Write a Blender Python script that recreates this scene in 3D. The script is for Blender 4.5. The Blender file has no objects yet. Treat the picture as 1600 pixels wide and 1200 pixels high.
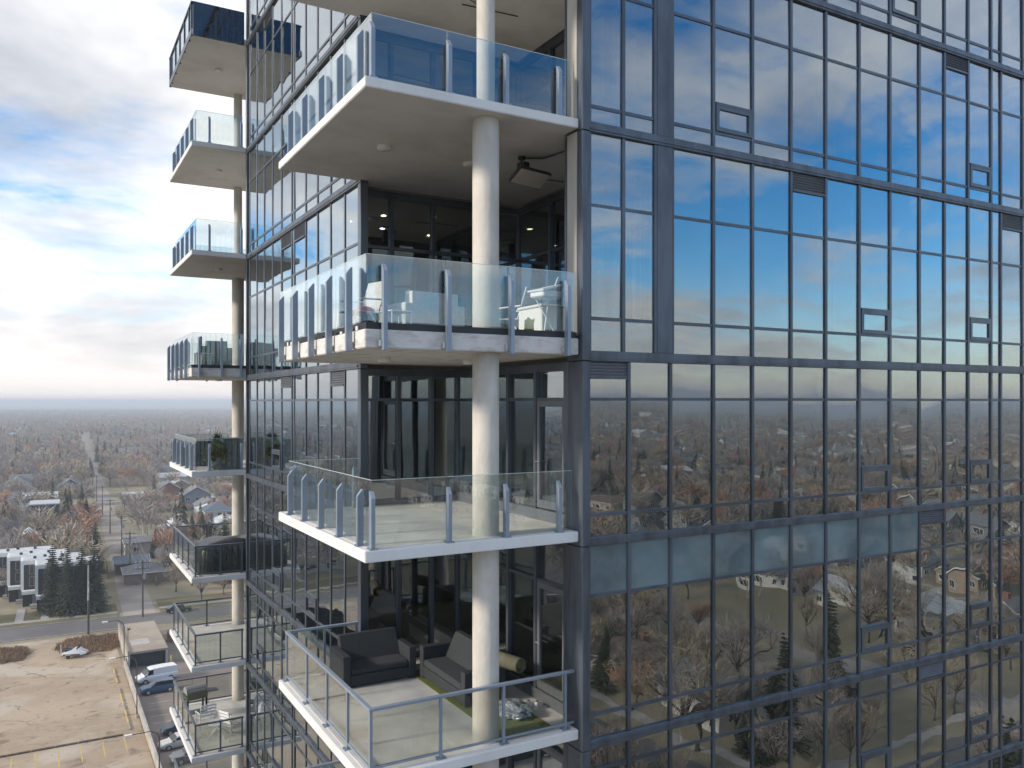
import bpy, bmesh, math, random
import numpy as np
from mathutils import Vector, Matrix, noise as mnoise

random.seed(7)
RNG = np.random.default_rng(7)
SC = bpy.context.scene
COL = SC.collection

# ------------------------------------------------------------------ camera
GZ = -41.0                                   # ground level, camera height is z = 0
F_PX = 1294.0                                # focal length in pixels of a 1600 px wide picture
FWD = Vector((0.4955, 0.8686, 0.0)).normalized()
RIGHT = Vector((FWD.y, -FWD.x, 0.0))
cam_data = bpy.data.cameras.new('camera')
cam = bpy.data.objects.new('camera', cam_data)
COL.objects.link(cam)
cam.matrix_world = Matrix((
    (RIGHT.x, 0, -FWD.x, 0), (RIGHT.y, 0, -FWD.y, 0), (0, 1, 0, 0), (0, 0, 0, 1)))
cam_data.sensor_width = 36.0
cam_data.lens = 36.0 * F_PX / 1600.0
cam_data.shift_y = 28.0 / 1600.0             # level camera, horizon a little below the middle
cam_data.clip_start = 0.1
cam_data.clip_end = 60000
SC.camera = cam

# ------------------------------------------------------------------ render settings and exposure
SC.render.engine = 'CYCLES'
cy = SC.cycles
cy.use_denoising = True
try:
    cy.denoiser = 'OPENIMAGEDENOISE'
except Exception:
    pass
cy.max_bounces = 8
cy.diffuse_bounces = 3
cy.glossy_bounces = 5
cy.transmission_bounces = 4
cy.transparent_max_bounces = 24
cy.volume_bounces = 0
cy.caustics_reflective = False
cy.caustics_refractive = False
cy.sample_clamp_indirect = 4.0
SC.view_settings.view_transform = 'Standard'
SC.view_settings.look = 'None'
SC.view_settings.exposure = 0.85
SC.view_settings.gamma = 1.0
SC.view_settings.use_curve_mapping = False

# ------------------------------------------------------------------ sun and sky
SUN_EL = math.radians(24)
SUN_AZ = math.radians(176)                   # measured from +X towards +Y: the sun stands on the -X side
sun_dir = Vector((math.cos(SUN_EL) * math.cos(SUN_AZ), math.cos(SUN_EL) * math.sin(SUN_AZ), math.sin(SUN_EL)))
sl = bpy.data.lights.new('sun', 'SUN')
sl.energy = 2.2
sl.angle = math.radians(7)
sl.color = (1.0, 0.89, 0.74)
sun = bpy.data.objects.new('sun', sl)
sun.rotation_euler = (-sun_dir).to_track_quat('-Z', 'Y').to_euler()
COL.objects.link(sun)

world = bpy.data.worlds.new('World')
SC.world = world
world.use_nodes = True
wn, wl = world.node_tree.nodes, world.node_tree.links
wn.clear()


def wnode(t, **kw):
    n = wn.new(t)
    for k, v in kw.items():
        setattr(n, k, v)
    return n


def wmath(op, a, b=None, c=None, clamp=False):
    n = wn.new('ShaderNodeMath')
    n.operation = op
    n.use_clamp = clamp
    for i, v in enumerate((a, b, c)):
        if v is None:
            continue
        if isinstance(v, (int, float)):
            n.inputs[i].default_value = v
        else:
            wl.new(v, n.inputs[i])
    return n.outputs[0]


def wramp(v, stops):
    n = wn.new('ShaderNodeValToRGB')
    el = n.color_ramp.elements
    while len(el) < len(stops):
        el.new(0.5)
    for e, (p, c) in zip(el, stops):
        e.position = p
        e.color = (*c, 1.0) if len(c) == 3 else c
    wl.new(v, n.inputs[0])
    return n.outputs[0]


def wmix(f, a, b):
    n = wn.new('ShaderNodeMix')
    n.data_type = 'RGBA'
    if isinstance(f, (int, float)):
        n.inputs[0].default_value = f
    else:
        wl.new(f, n.inputs[0])
    for s, v in ((6, a), (7, b)):
        if isinstance(v, tuple):
            n.inputs[s].default_value = (*v, 1.0)
        else:
            wl.new(v, n.inputs[s])
    return n.outputs[2]


sky = wnode('ShaderNodeTexSky', sky_type='NISHITA', sun_disc=False)
sky.sun_elevation = SUN_EL
sky.sun_rotation = math.pi / 2 - SUN_AZ
sky.altitude = 700
sky.air_density = 1.0
sky.dust_density = 0.15
sky.ozone_density = 2.5
SKY_STRENGTH = 0.14
tc = wnode('ShaderNodeTexCoord')
sep = wnode('ShaderNodeSeparateXYZ')
wl.new(tc.outputs['Generated'], sep.inputs[0])
dx, dy, dz = sep.outputs
zz = wmath('ADD', wmath('MAXIMUM', dz, 0.0), 0.16)
comb = wnode('ShaderNodeCombineXYZ')
wl.new(wmath('DIVIDE', dx, zz), comb.inputs[0])
wl.new(wmath('DIVIDE', dy, zz), comb.inputs[1])
CLOUD_SHIFT = (4.1, 6.6, 3.2)


def wnoise(scale, detail, rough, dist, shift, stretch=(1, 1, 1)):
    mp = wnode('ShaderNodeMapping')
    mp.inputs['Location'].default_value = shift
    mp.inputs['Scale'].default_value = stretch
    wl.new(comb.outputs[0], mp.inputs[0])
    n = wnode('ShaderNodeTexNoise')
    n.inputs['Scale'].default_value = scale
    n.inputs['Detail'].default_value = detail
    n.inputs['Roughness'].default_value = rough
    n.inputs['Distortion'].default_value = dist
    wl.new(mp.outputs[0], n.inputs['Vector'])
    return n.outputs[0]


cover = wnoise(0.80, 9, 0.60, 0.45, CLOUD_SHIFT)
shade = wnoise(0.9, 6, 0.55, 0.2, (8.3, 2.9, 4.4))
wisps = wnoise(1.7, 7, 0.62, 0.4, (1.7, 9.9, 0.2), (0.6, 1.3, 1))
# the cloud deck is thicker towards the sun and breaks open away from it
az = wmath('MULTIPLY', dx, -1.0)
cover2 = wmath('ADD', cover, wmath('ADD', wmath('MULTIPLY', wmath('ADD', wmath('MULTIPLY', az, 0.4), wmath('MULTIPLY', dy, 1.0)), 0.085), 0.02))
cover3 = wmath('ADD', cover2, wmath('MULTIPLY', wmath('SUBTRACT', wisps, 0.5), 0.42))
mask = wramp(cover3, [(0.385, (0.04, 0.04, 0.04)), (0.49, (0.64, 0.64, 0.64)), (0.61, (1, 1, 1))])
skycol = wnode('ShaderNodeVectorMath', operation='SCALE')
hsv = wnode('ShaderNodeHueSaturation')
hsv.inputs['Saturation'].default_value = 1.42
wl.new(sky.outputs[0], hsv.inputs['Color'])
wl.new(hsv.outputs[0], skycol.inputs[0])
skycol.inputs[3].default_value = SKY_STRENGTH
cloudcol = wramp(shade, [(0.34, (0.33, 0.35, 0.39)), (0.45, (0.49, 0.50, 0.525)), (0.58, (0.74, 0.72, 0.695))])
both = wmix(mask, skycol.outputs[0], cloudcol)
# pale air just above the horizon
hz = wramp(wmath('MAXIMUM', dz, 0.0), [(0.0, (0.92, 0.92, 0.92)), (0.035, (0.66, 0.66, 0.66)), (0.09, (0.20, 0.20, 0.20)), (0.16, (0, 0, 0))])
final = wmix(hz, both, (0.60, 0.555, 0.53))
bg = wnode('ShaderNodeBackground')
wl.new(final, bg.inputs[0])
bg.inputs[1].default_value = 1.0
wo = wnode('ShaderNodeOutputWorld')
wl.new(bg.outputs[0], wo.inputs[0])


# ------------------------------------------------------------------ pixel helper
def ground_at(px, py, z=GZ):
    """point where the sight line through a photo pixel meets the level z"""
    d = -z * F_PX / (py - 628.0)
    p = FWD * d + RIGHT * ((px - 800.0) / F_PX * d)
    return Vector((p.x, p.y, z))


# ------------------------------------------------------------------ materials
MATS = {}


def mat(name, color, rough=0.6, metal=0.0, spec=0.5, var=0.0, scale=3.0, color2=None, bump=0.0, bscale=20.0,
        coords='pos', stretch=(1, 1, 1), detail=4, rand=0.0, lo=0.4, hi=0.62):
    """Principled material whose colour wanders between two tones and whose surface has fine relief"""
    if name in MATS:
        return MATS[name]
    m = bpy.data.materials.new(name)
    m.use_nodes = True
    nt = m.node_tree
    b = nt.nodes['Principled BSDF']
    b.inputs['Roughness'].default_value = rough
    b.inputs['Metallic'].default_value = metal
    b.inputs['Specular IOR Level'].default_value = spec
    b.inputs['Base Color'].default_value = (*color, 1)
    if color2 is None and var > 0:
        color2 = tuple(max(0.0, c * (1 - var)) for c in color)
        color = tuple(min(1.0, c * (1 + var * 0.5)) for c in color)
    vec = None
    if color2 is not None or bump > 0:
        if coords == 'pos':
            g = nt.nodes.new('ShaderNodeNewGeometry')
            src = g.outputs['Position']
        else:
            g = nt.nodes.new('ShaderNodeTexCoord')
            src = g.outputs['Object']
        mp = nt.nodes.new('ShaderNodeMapping')
        mp.inputs['Scale'].default_value = stretch
        nt.links.new(src, mp.inputs[0])
        vec = mp.outputs[0]
    if color2 is not None:
        n = nt.nodes.new('ShaderNodeTexNoise')
        n.inputs['Scale'].default_value = scale
        n.inputs['Detail'].default_value = detail
        n.inputs['Roughness'].default_value = 0.6
        nt.links.new(vec, n.inputs['Vector'])
        r = nt.nodes.new('ShaderNodeValToRGB')
        r.color_ramp.elements[0].position = lo
        r.color_ramp.elements[1].position = hi
        r.color_ramp.elements[0].color = (*color2, 1)
        r.color_ramp.elements[1].color = (*color, 1)
        nt.links.new(n.outputs[0], r.inputs[0])
        out = r.outputs[0]
        if rand > 0:
            oi = nt.nodes.new('ShaderNodeObjectInfo')
            hs = nt.nodes.new('ShaderNodeHueSaturation')
            mr = nt.nodes.new('ShaderNodeMapRange')
            mr.inputs[3].default_value = 1 - rand
            mr.inputs[4].default_value = 1 + rand
            nt.links.new(oi.outputs['Random'], mr.inputs[0])
            nt.links.new(mr.outputs[0], hs.inputs['Value'])
            nt.links.new(out, hs.inputs['Color'])
            out = hs.outputs[0]
        nt.links.new(out, b.inputs['Base Color'])
    if bump > 0:
        n2 = nt.nodes.new('ShaderNodeTexNoise')
        n2.inputs['Scale'].default_value = bscale
        n2.inputs['Detail'].default_value = 3
        nt.links.new(vec, n2.inputs['Vector'])
        bp = nt.nodes.new('ShaderNodeBump')
        bp.inputs['Strength'].default_value = bump
        bp.inputs['Distance'].default_value = 0.02
        nt.links.new(n2.outputs[0], bp.inputs['Height'])
        nt.links.new(bp.outputs[0], b.inputs['Normal'])
    MATS[name] = m
    return m


def glass_mat(name, tint, refl, r0, wave=0.0, wscale=0.8, rough=0.0):
    """sheet glass: a fresnel mirror over a tinted see-through pane"""
    m = bpy.data.materials.new(name)
    m.use_nodes = True
    nt = m.node_tree
    nt.nodes.clear()
    out = nt.nodes.new('ShaderNodeOutputMaterial')
    mix = nt.nodes.new('ShaderNodeMixShader')
    tr = nt.nodes.new('ShaderNodeBsdfTransparent')
    gl = nt.nodes.new('ShaderNodeBsdfGlossy')
    lw = nt.nodes.new('ShaderNodeLayerWeight')
    lw.inputs[0].default_value = 0.5
    pw = nt.nodes.new('ShaderNodeMath')
    pw.operation = 'POWER'
    pw.inputs[1].default_value = 3.0
    nt.links.new(lw.outputs['Facing'], pw.inputs[0])
    fr = nt.nodes.new('ShaderNodeMath')
    fr.operation = 'MULTIPLY_ADD'
    fr.inputs[1].default_value = 1.0 - r0
    fr.inputs[2].default_value = r0
    nt.links.new(pw.outputs[0], fr.inputs[0])
    tr.inputs[0].default_value = (*tint, 1)
    gl.inputs[0].default_value = (*refl, 1)
    gl.inputs['Roughness'].default_value = rough
    nt.links.new(fr.outputs[0], mix.inputs[0])
    nt.links.new(tr.outputs[0], mix.inputs[1])
    nt.links.new(gl.outputs[0], mix.inputs[2])
    nt.links.new(mix.outputs[0], out.inputs[0])
    if wave > 0:
        g = nt.nodes.new('ShaderNodeNewGeometry')
        oi = nt.nodes.new('ShaderNodeObjectInfo')
        mul = nt.nodes.new('ShaderNodeMath')
        mul.operation = 'MULTIPLY'
        mul.inputs[1].default_value = 60.0
        nt.links.new(oi.outputs['Random'], mul.inputs[0])
        add = nt.nodes.new('ShaderNodeVectorMath')
        add.operation = 'ADD'
        nt.links.new(g.outputs['Position'], add.inputs[0])
        nt.links.new(mul.outputs[0], add.inputs[1])
        n = nt.nodes.new('ShaderNodeTexNoise')
        n.inputs['Scale'].default_value = wscale
        n.inputs['Detail'].default_value = 1.0
        nt.links.new(add.outputs[0], n.inputs['Vector'])
        bp = nt.nodes.new('ShaderNodeBump')
        bp.inputs['Strength'].default_value = 1.0
        bp.inputs['Distance'].default_value = wave
        nt.links.new(n.outputs[0], bp.inputs['Height'])
        nt.links.new(bp.outputs[0], gl.inputs['Normal'])
    MATS[name] = m
    return m


def emit_mat(name, color, s):
    m = bpy.data.materials.new(name)
    m.use_nodes = True
    b = m.node_tree.nodes['Principled BSDF']
    b.inputs['Emission Color'].default_value = (*color, 1)
    b.inputs['Emission Strength'].default_value = s
    MATS[name] = m
    return m


glass_mat('vision_glass', (0.52, 0.54, 0.52), (0.88, 0.95, 1.0), 0.26, 0.0066, 0.75)
glass_mat('rail_glass', (0.93, 0.965, 0.96), (0.92, 0.97, 1.0), 0.09)
glass_mat('grey_rail_glass', (0.86, 0.875, 0.855), (0.92, 0.97, 1.0), 0.05)
mat('spandrel_glass', (0.028, 0.030, 0.036), 0.04, spec=1.0, var=0.2)
mat('mullion_metal', (0.085, 0.102, 0.128), 0.34, metal=0.35, spec=0.6, var=0.28, scale=1.3, stretch=(1, 1, 0.35), rand=0.08)
mat('band_metal', (0.100, 0.118, 0.146), 0.4, metal=0.35, spec=0.6, color2=(0.060, 0.068, 0.082), scale=1.6, stretch=(2.2, 2.2, 0.45), lo=0.36, hi=0.56, detail=7)
mat('pier_panel', (0.50, 0.46, 0.40), 0.5, var=0.12, scale=2.0, stretch=(1, 1, 0.3))
mat('white_slab', (0.73, 0.72, 0.705), 0.7, color2=(0.62, 0.60, 0.57), scale=1.1, stretch=(1, 1, 0.3), detail=8, lo=0.32, hi=0.55, bump=0.05, bscale=30)
mat('bare_concrete', (0.66, 0.635, 0.61), 0.85, color2=(0.49, 0.465, 0.44), scale=2.6, bump=0.4, bscale=9, stretch=(1, 1, 2.5), lo=0.36, hi=0.52)
mat('deck_coat', (0.68, 0.655, 0.615), 0.6, var=0.16, scale=0.9, bump=0.05, bscale=40, detail=6)
mat('black_membrane', (0.022, 0.024, 0.03), 0.5, var=0.2)
mat('column_concrete', (0.60, 0.565, 0.505), 0.75, color2=(0.43, 0.405, 0.365), scale=2.6, bump=0.25, bscale=14, stretch=(1, 1, 0.5), lo=0.3, hi=0.62, detail=7)
mat('rail_metal', (0.27, 0.32, 0.39), 0.38, metal=0.3, var=0.08, scale=2)
mat('backlit_rail_metal', (0.10, 0.12, 0.15), 0.4, metal=0.3, var=0.08, scale=2)  # darker copy of the rail metal, backlit shade put into the colour
mat('louver_metal', (0.17, 0.18, 0.20), 0.45, metal=0.4, var=0.1)
mat('frosted_glass', (0.15, 0.225, 0.25), 0.03, spec=1.0, color2=(0.085, 0.125, 0.135), scale=0.7, detail=5, lo=0.35, hi=0.6)
mat('cabinet_wicker', (0.10, 0.115, 0.11), 0.7, var=0.2, scale=50, coords='obj')
mat('glass_rim', (0.62, 0.74, 0.72), 0.2, spec=0.8)
mat('steel', (0.62, 0.62, 0.62), 0.3, metal=0.9)
mat('interior_slab', (0.42, 0.41, 0.39), 0.9, var=0.08)
mat('interior_wall', (0.22, 0.21, 0.19), 0.9, var=0.35, scale=0.5)
mat('interior_floor', (0.20, 0.16, 0.12), 0.6, var=0.25, scale=0.8)
mat('blind_fabric', (0.62, 0.67, 0.70), 0.85, var=0.06, scale=8)
mat('white_plastic', (0.74, 0.73, 0.70), 0.4)
mat('black_plastic', (0.02, 0.021, 0.023), 0.4)
mat('charcoal_wicker', (0.030, 0.035, 0.040), 0.62, var=0.35, scale=60, bump=0.6, bscale=120, coords='obj')
mat('charcoal_cushion', (0.038, 0.043, 0.048), 0.9, var=0.2, scale=30, bump=0.2, bscale=60, coords='obj')
mat('turf', (0.16, 0.19, 0.05), 0.95, var=0.35, scale=40, bump=0.6, bscale=160)
mat('turf_backing', (0.15, 0.14, 0.09), 0.8, var=0.2)
mat('light_fabric', (0.56, 0.55, 0.53), 0.9, var=0.1, scale=12, bump=0.15, bscale=70, coords='obj')
mat('sling_fabric', (0.30, 0.29, 0.28), 0.8, var=0.1, scale=30, coords='obj')
mat('white_metal', (0.74, 0.74, 0.74), 0.35)
mat('yellow_plastic', (0.72, 0.50, 0.05), 0.4)
mat('red_fabric', (0.5, 0.05, 0.04), 0.7)
mat('tarp', (0.020, 0.024, 0.032), 0.38, var=0.25, scale=4, bump=0.35, bscale=5, coords='obj')
mat('dry_foliage', (0.20, 0.15, 0.05), 0.9, color2=(0.09, 0.12, 0.03), scale=9, coords='obj')
mat('green_foliage', (0.06, 0.10, 0.035), 0.9, var=0.3, scale=9, coords='obj')
mat('grill_green', (0.13, 0.15, 0.09), 0.4)
emit_mat('lit_downlight', (1.0, 0.80, 0.52), 14.0)


# ------------------------------------------------------------------ object helpers
KIDS = {}                                    # parts of every thing, by name
WORLD = {}                                   # world position of every unrotated parent
MESH = {}


def link(name, data, material=None, loc=(0, 0, 0), parent=None, rot=None):
    """link an object; loc is in world space under unrotated parents, local under rotated ones"""
    o = bpy.data.objects.new(name, data)
    if material is not None and data is not None and not data.materials:
        data.materials.append(MATS[material])
    COL.objects.link(o)
    loc = Vector(loc)
    if parent is not None:
        o.parent = parent
        KIDS.setdefault(parent.name, []).append(o)
        o.location = loc - WORLD.get(parent.name, Vector((0, 0, 0)))
    else:
        o.location = loc
    if rot is not None:
        o.rotation_euler = rot
    WORLD[o.name] = loc
    return o


def mesh_of(verts, faces, name='mesh', smooth=False):
    me = bpy.data.meshes.new(name)
    me.from_pydata([tuple(v) for v in verts], [], faces)
    if smooth:
        me.polygons.foreach_set('use_smooth', [True] * len(me.polygons))
    me.update()
    return me


def box_mesh(sx, sy, sz, bevel=0.0, key=''):
    k = (round(sx, 3), round(sy, 3), round(sz, 3), bevel, key)
    if k in MESH:
        return MESH[k]
    bm = bmesh.new()
    bmesh.ops.create_cube(bm, size=1.0)
    bmesh.ops.scale(bm, vec=(sx, sy, sz), verts=bm.verts)
    if bevel > 0:
        bmesh.ops.bevel(bm, geom=list(bm.edges), offset=min(bevel, 0.45 * min(sx, sy, sz)), segments=1, affect='EDGES')
    me = bpy.data.meshes.new('box')
    bm.to_mesh(me)
    bm.free()
    MESH[k] = me
    return me


def box(name, material, lo, hi, parent=None, bevel=0.0, tilt=None):
    s = [abs(b - a) for a, b in zip(lo, hi)]
    c = [(a + b) / 2 for a, b in zip(lo, hi)]
    return link(name, box_mesh(*s, bevel, material), material, c, parent, tilt)


class MB:
    """collects shapes into one mesh"""

    def __init__(self):
        self.v, self.f = [], []

    def add(self, verts, faces):
        n = len(self.v)
        self.v += [tuple(x) for x in verts]
        self.f += [tuple(i + n for i in f) for f in faces]
        return self

    def box(self, lo, hi, m=None):
        a, b = lo, hi
        vs = [Vector((x, y, z)) for z in (a[2], b[2]) for y in (a[1], b[1]) for x in (a[0], b[0])]
        if m is not None:
            vs = [m @ v for v in vs]
        return self.add(vs, [(0, 2, 3, 1), (4, 5, 7, 6), (0, 1, 5, 4), (2, 6, 7, 3), (0, 4, 6, 2), (1, 3, 7, 5)])

    def prism(self, outline, z0, z1):
        n = len(outline)
        vs = [(x, y, z0) for x, y in outline] + [(x, y, z1) for x, y in outline]
        fs = [tuple(reversed(range(n))), tuple(range(n, 2 * n))]
        fs += [(i, (i + 1) % n, (i + 1) % n + n, i + n) for i in range(n)]
        return self.add(vs, fs)

    def tube(self, pts, r, seg=8, caps=True):
        pts = [Vector(p) for p in pts]
        rs = r if isinstance(r, (list, tuple)) else [r] * len(pts)
        rings = []
        for i, p in enumerate(pts):
            d = (pts[min(i + 1, len(pts) - 1)] - pts[max(i - 1, 0)]).normalized()
            a = d.cross(Vector((0, 0, 1)))
            if a.length < 1e-3:
                a = Vector((1, 0, 0))
            a.normalize()
            b = d.cross(a)
            rings.append([p + (a * math.cos(t) + b * math.sin(t)) * rs[i] for t in [2 * math.pi * k / seg for k in range(seg)]])
        vs = [v for ring in rings for v in ring]
        fs = []
        for i in range(len(pts) - 1):
            for k in range(seg):
                k2 = (k + 1) % seg
                fs.append((i * seg + k, i * seg + k2, (i + 1) * seg + k2, (i + 1) * seg + k))
        if caps:
            fs.append(tuple(reversed(range(seg))))
            fs.append(tuple(range((len(pts) - 1) * seg, len(pts) * seg)))
        return self.add(vs, fs)

    def lathe(self, prof, c=(0, 0, 0), seg=16):
        vs, fs = [], []
        n = len(prof)
        for k in range(seg):
            t = 2 * math.pi * k / seg
            vs += [(c[0] + r * math.cos(t), c[1] + r * math.sin(t), c[2] + z) for r, z in prof]
        for k in range(seg):
            k2 = (k + 1) % seg
            for i in range(n - 1):
                fs.append((k * n + i, k2 * n + i, k2 * n + i + 1, k * n + i + 1))
        return self.add(vs, fs)

    def mesh(self, smooth=False):
        return mesh_of(self.v, self.f, smooth=smooth)

    def build(self, name, material, parent=None, loc=(0, 0, 0), smooth=False, rot=None):
        me = self.mesh(smooth)
        return link(name, me, material, loc, parent, rot)


def tag(o, label=None, cat=None, group=None, kind=None):
    for k, v in (('label', label), ('category', cat), ('group', group), ('kind', kind)):
        if v:
            o[k] = v
    return o


def empty(name, loc, rz=0.0, label=None, cat=None, group=None):
    o = bpy.data.objects.new(name, None)
    COL.objects.link(o)
    o.empty_display_size = 0.3
    o.location = loc
    o.rotation_euler = (0, 0, rz)
    WORLD[o.name] = Vector(loc) if rz == 0 else Vector((0, 0, 0))
    return tag(o, label, cat, group)


def local_empty(name, loc, rz=0.0, label=None, cat=None, group=None):
    """a thing whose parts are given in its own coordinates"""
    o = empty(name, loc, rz, label, cat, group)
    WORLD[o.name] = Vector((0, 0, 0))
    return o


def copy_tree(o, parent=None):
    c = o.copy()
    COL.objects.link(c)
    if parent is not None:
        c.parent = parent
        KIDS.setdefault(parent.name, []).append(c)
    for ch in KIDS.get(o.name, []):
        copy_tree(ch, c)
    return c

# ================================================================== THE TOWER
XC = 7.64            # corner of the long (right) facade
YF = 11.18           # plane of the long facade, facing -Y
XL = 5.66            # plane of the short (left) facade, facing -X
YN = 16.05           # back of the near corner recess
YM = 42.59           # mirror: the far corner balcony is at YM - y
XO = 3.99            # outer edge of the balconies
X_END = 38.0

tower = empty('apartment_tower', (20.0, YM / 2, GZ), 0,
              'tall apartment tower of reflective glass and dark metal with corner balconies', 'tower')

# floor bands (bottom, top), topmost first, and in between sill and transom heights
BANDS = [(14.40, 14.57), (11.05, 11.22), (7.72, 7.89), (4.42, 4.59), (0.67, 0.84), (-2.36, -2.22),
         (-5.69, -5.54), (-8.25, -8.10), (-11.0, -10.85), (-13.75, -13.60)]
SILL = [11.50, 8.16, 4.86, 1.374, -1.86, -5.145, -7.75, -10.5, -13.25]
TRANSOM = [13.40, 10.10, 6.79, 3.235, 0.045, -3.187, -6.05, -8.70, -11.45]
NST = 9              # storeys built in detail; storey i lies under band i

R_LOW = [7.80, 8.63, 9.54, 10.54, 11.51, 12.53, 13.51, 14.51, 15.49, 16.475, 17.36, 18.24, 19.13, 19.52, 20.42,
         21.32, 22.22, 23.12, 24.02]
R_HIGH = [7.82, 8.516, 9.20, 9.58] + R_LOW[3:]
L_Y = [16.18, 17.07, 18.05, 19.05, 20.04, 21.09, 21.33, 22.37, 23.36, 24.33, 25.27, 26.26]


def mullion_xs(i):
    return R_HIGH if i <= 3 else R_LOW


pane_rng = random.Random(11)


def tilt(amount=0.0034):
    return (pane_rng.gauss(0, amount), pane_rng.gauss(0, amount), pane_rng.gauss(0, amount))


def rbox(name, m, x0, x1, z0, z1, p0, p1, parent=tower, bevel=0.0, t=None):
    """a piece on the long facade, standing p0..p1 proud of it"""
    return box(name, m, (x0, YF - p1, z0), (x1, YF - p0, z1), parent, bevel, t)


def lbox(name, m, y0, y1, z0, z1, p0, p1, parent=tower, bevel=0.0, t=None):
    return box(name, m, (XL - p1, y0, z0), (XL - p0, y1, z1), parent, bevel, t)


def louver(kind, a0, a1, z0, z1):
    if kind == 'R':
        f = rbox('louver_vent', 'louver_metal', a0, a1, z0, z1, -0.01, 0.005)
    else:
        f = lbox('louver_vent', 'louver_metal', a0, a1, z0, z1, -0.01, 0.005)
    mb = MB()
    n = max(5, int((z1 - z0) / 0.045))
    for k in range(n):
        z = z0 + (k + 0.5) * (z1 - z0) / n
        h = 0.5 * (z1 - z0) / n
        if kind == 'R':
            y = YF
            mb.add([(a0, y - 0.006, z + h * 0.8), (a1, y - 0.006, z + h * 0.8), (a1, y - 0.035, z - h * 0.3), (a0, y - 0.035, z - h * 0.3),
                    (a0, y - 0.006, z + h * 0.5), (a1, y - 0.006, z + h * 0.5), (a1, y - 0.035, z - h * 0.6), (a0, y - 0.035, z - h * 0.6)],
                   [(0, 1, 2, 3), (7, 6, 5, 4), (3, 2, 6, 7), (0, 3, 7, 4), (1, 5, 6, 2)])
        else:
            x = XL
            mb.add([(x - 0.006, a0, z + h * 0.8), (x - 0.006, a1, z + h * 0.8), (x - 0.035, a1, z - h * 0.3), (x - 0.035, a0, z - h * 0.3),
                    (x - 0.006, a0, z + h * 0.5), (x - 0.006, a1, z + h * 0.5), (x - 0.035, a1, z - h * 0.6), (x - 0.035, a0, z - h * 0.6)],
                   [(0, 3, 2, 1), (4, 5, 6, 7), (3, 7, 6, 2), (0, 4, 7, 3), (1, 2, 6, 5)])
    c = WORLD[f.name]
    mb.v = [tuple(Vector(v) - c) for v in mb.v]
    mb.build('slat_panel', 'louver_metal', f, c)


def vent_window(kind, a0, a1, z0, z1):
    """a small hopper window: proud frame with its own pane"""
    w = 0.075
    a0, a1 = a0 + 0.045, a1 - 0.045
    mb = MB()
    cz, ca = (z0 + z1) / 2, (a0 + a1) / 2
    for (u0, u1, v0, v1) in ((a0, a1, z1 - w, z1), (a0, a1, z0, z0 + w), (a0, a0 + w, z0 + w, z1 - w), (a1 - w, a1, z0 + w, z1 - w)):
        if kind == 'R':
            mb.box((u0 - ca, -0.055, v0 - cz), (u1 - ca, 0.03, v1 - cz))
        else:
            mb.box((-0.055, u0 - ca, v0 - cz), (0.03, u1 - ca, v1 - cz))
    c = (ca, YF, cz) if kind == 'R' else (XL, ca, cz)
    f = mb.build('vent_window', 'mullion_metal', tower, c)
    if kind == 'R':
        rbox('vent_pane', 'vision_glass', a0 + w, a1 - w, z0 + w, z1 - w, 0.012, 0.024, f, t=tilt())
    else:
        lbox('vent_pane', 'vision_glass', a0 + w, a1 - w, z0 + w, z1 - w, 0.012, 0.024, f, t=tilt())


# louvers and hopper windows: (storey, bay start) on each facade
R_LOUVER = {(2, 17.36): 0.30, (3, 12.53): 0.34, (3, 19.52): 0.34, (4, 7.80): 0.26, (5, 16.475): 0.27, (6, 16.475): 0.30, (1, 13.51): 0.3}
R_VENT = {(1, 15.49), (2, 10.54), (2, 18.24), (3, 14.51), (3, 18.24), (4, 14.51), (4, 18.24), (5, 14.51), (5, 18.24),
          (6, 14.51), (6, 18.24), (7, 14.51), (7, 18.24)}
L_LOUVER = {(3, 21.33): 0.34, (3, 20.04): 0.34, (4, 21.33): 0.27, (4, 17.07): 0.30, (1, 23.36): 0.3}
L_VENT = {(4, 22.37), (4, 19.05), (5, 22.37), (5, 19.05), (6, 19.05), (6, 24.33), (7, 22.37), (7, 19.05), (8, 22.37)}

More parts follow.
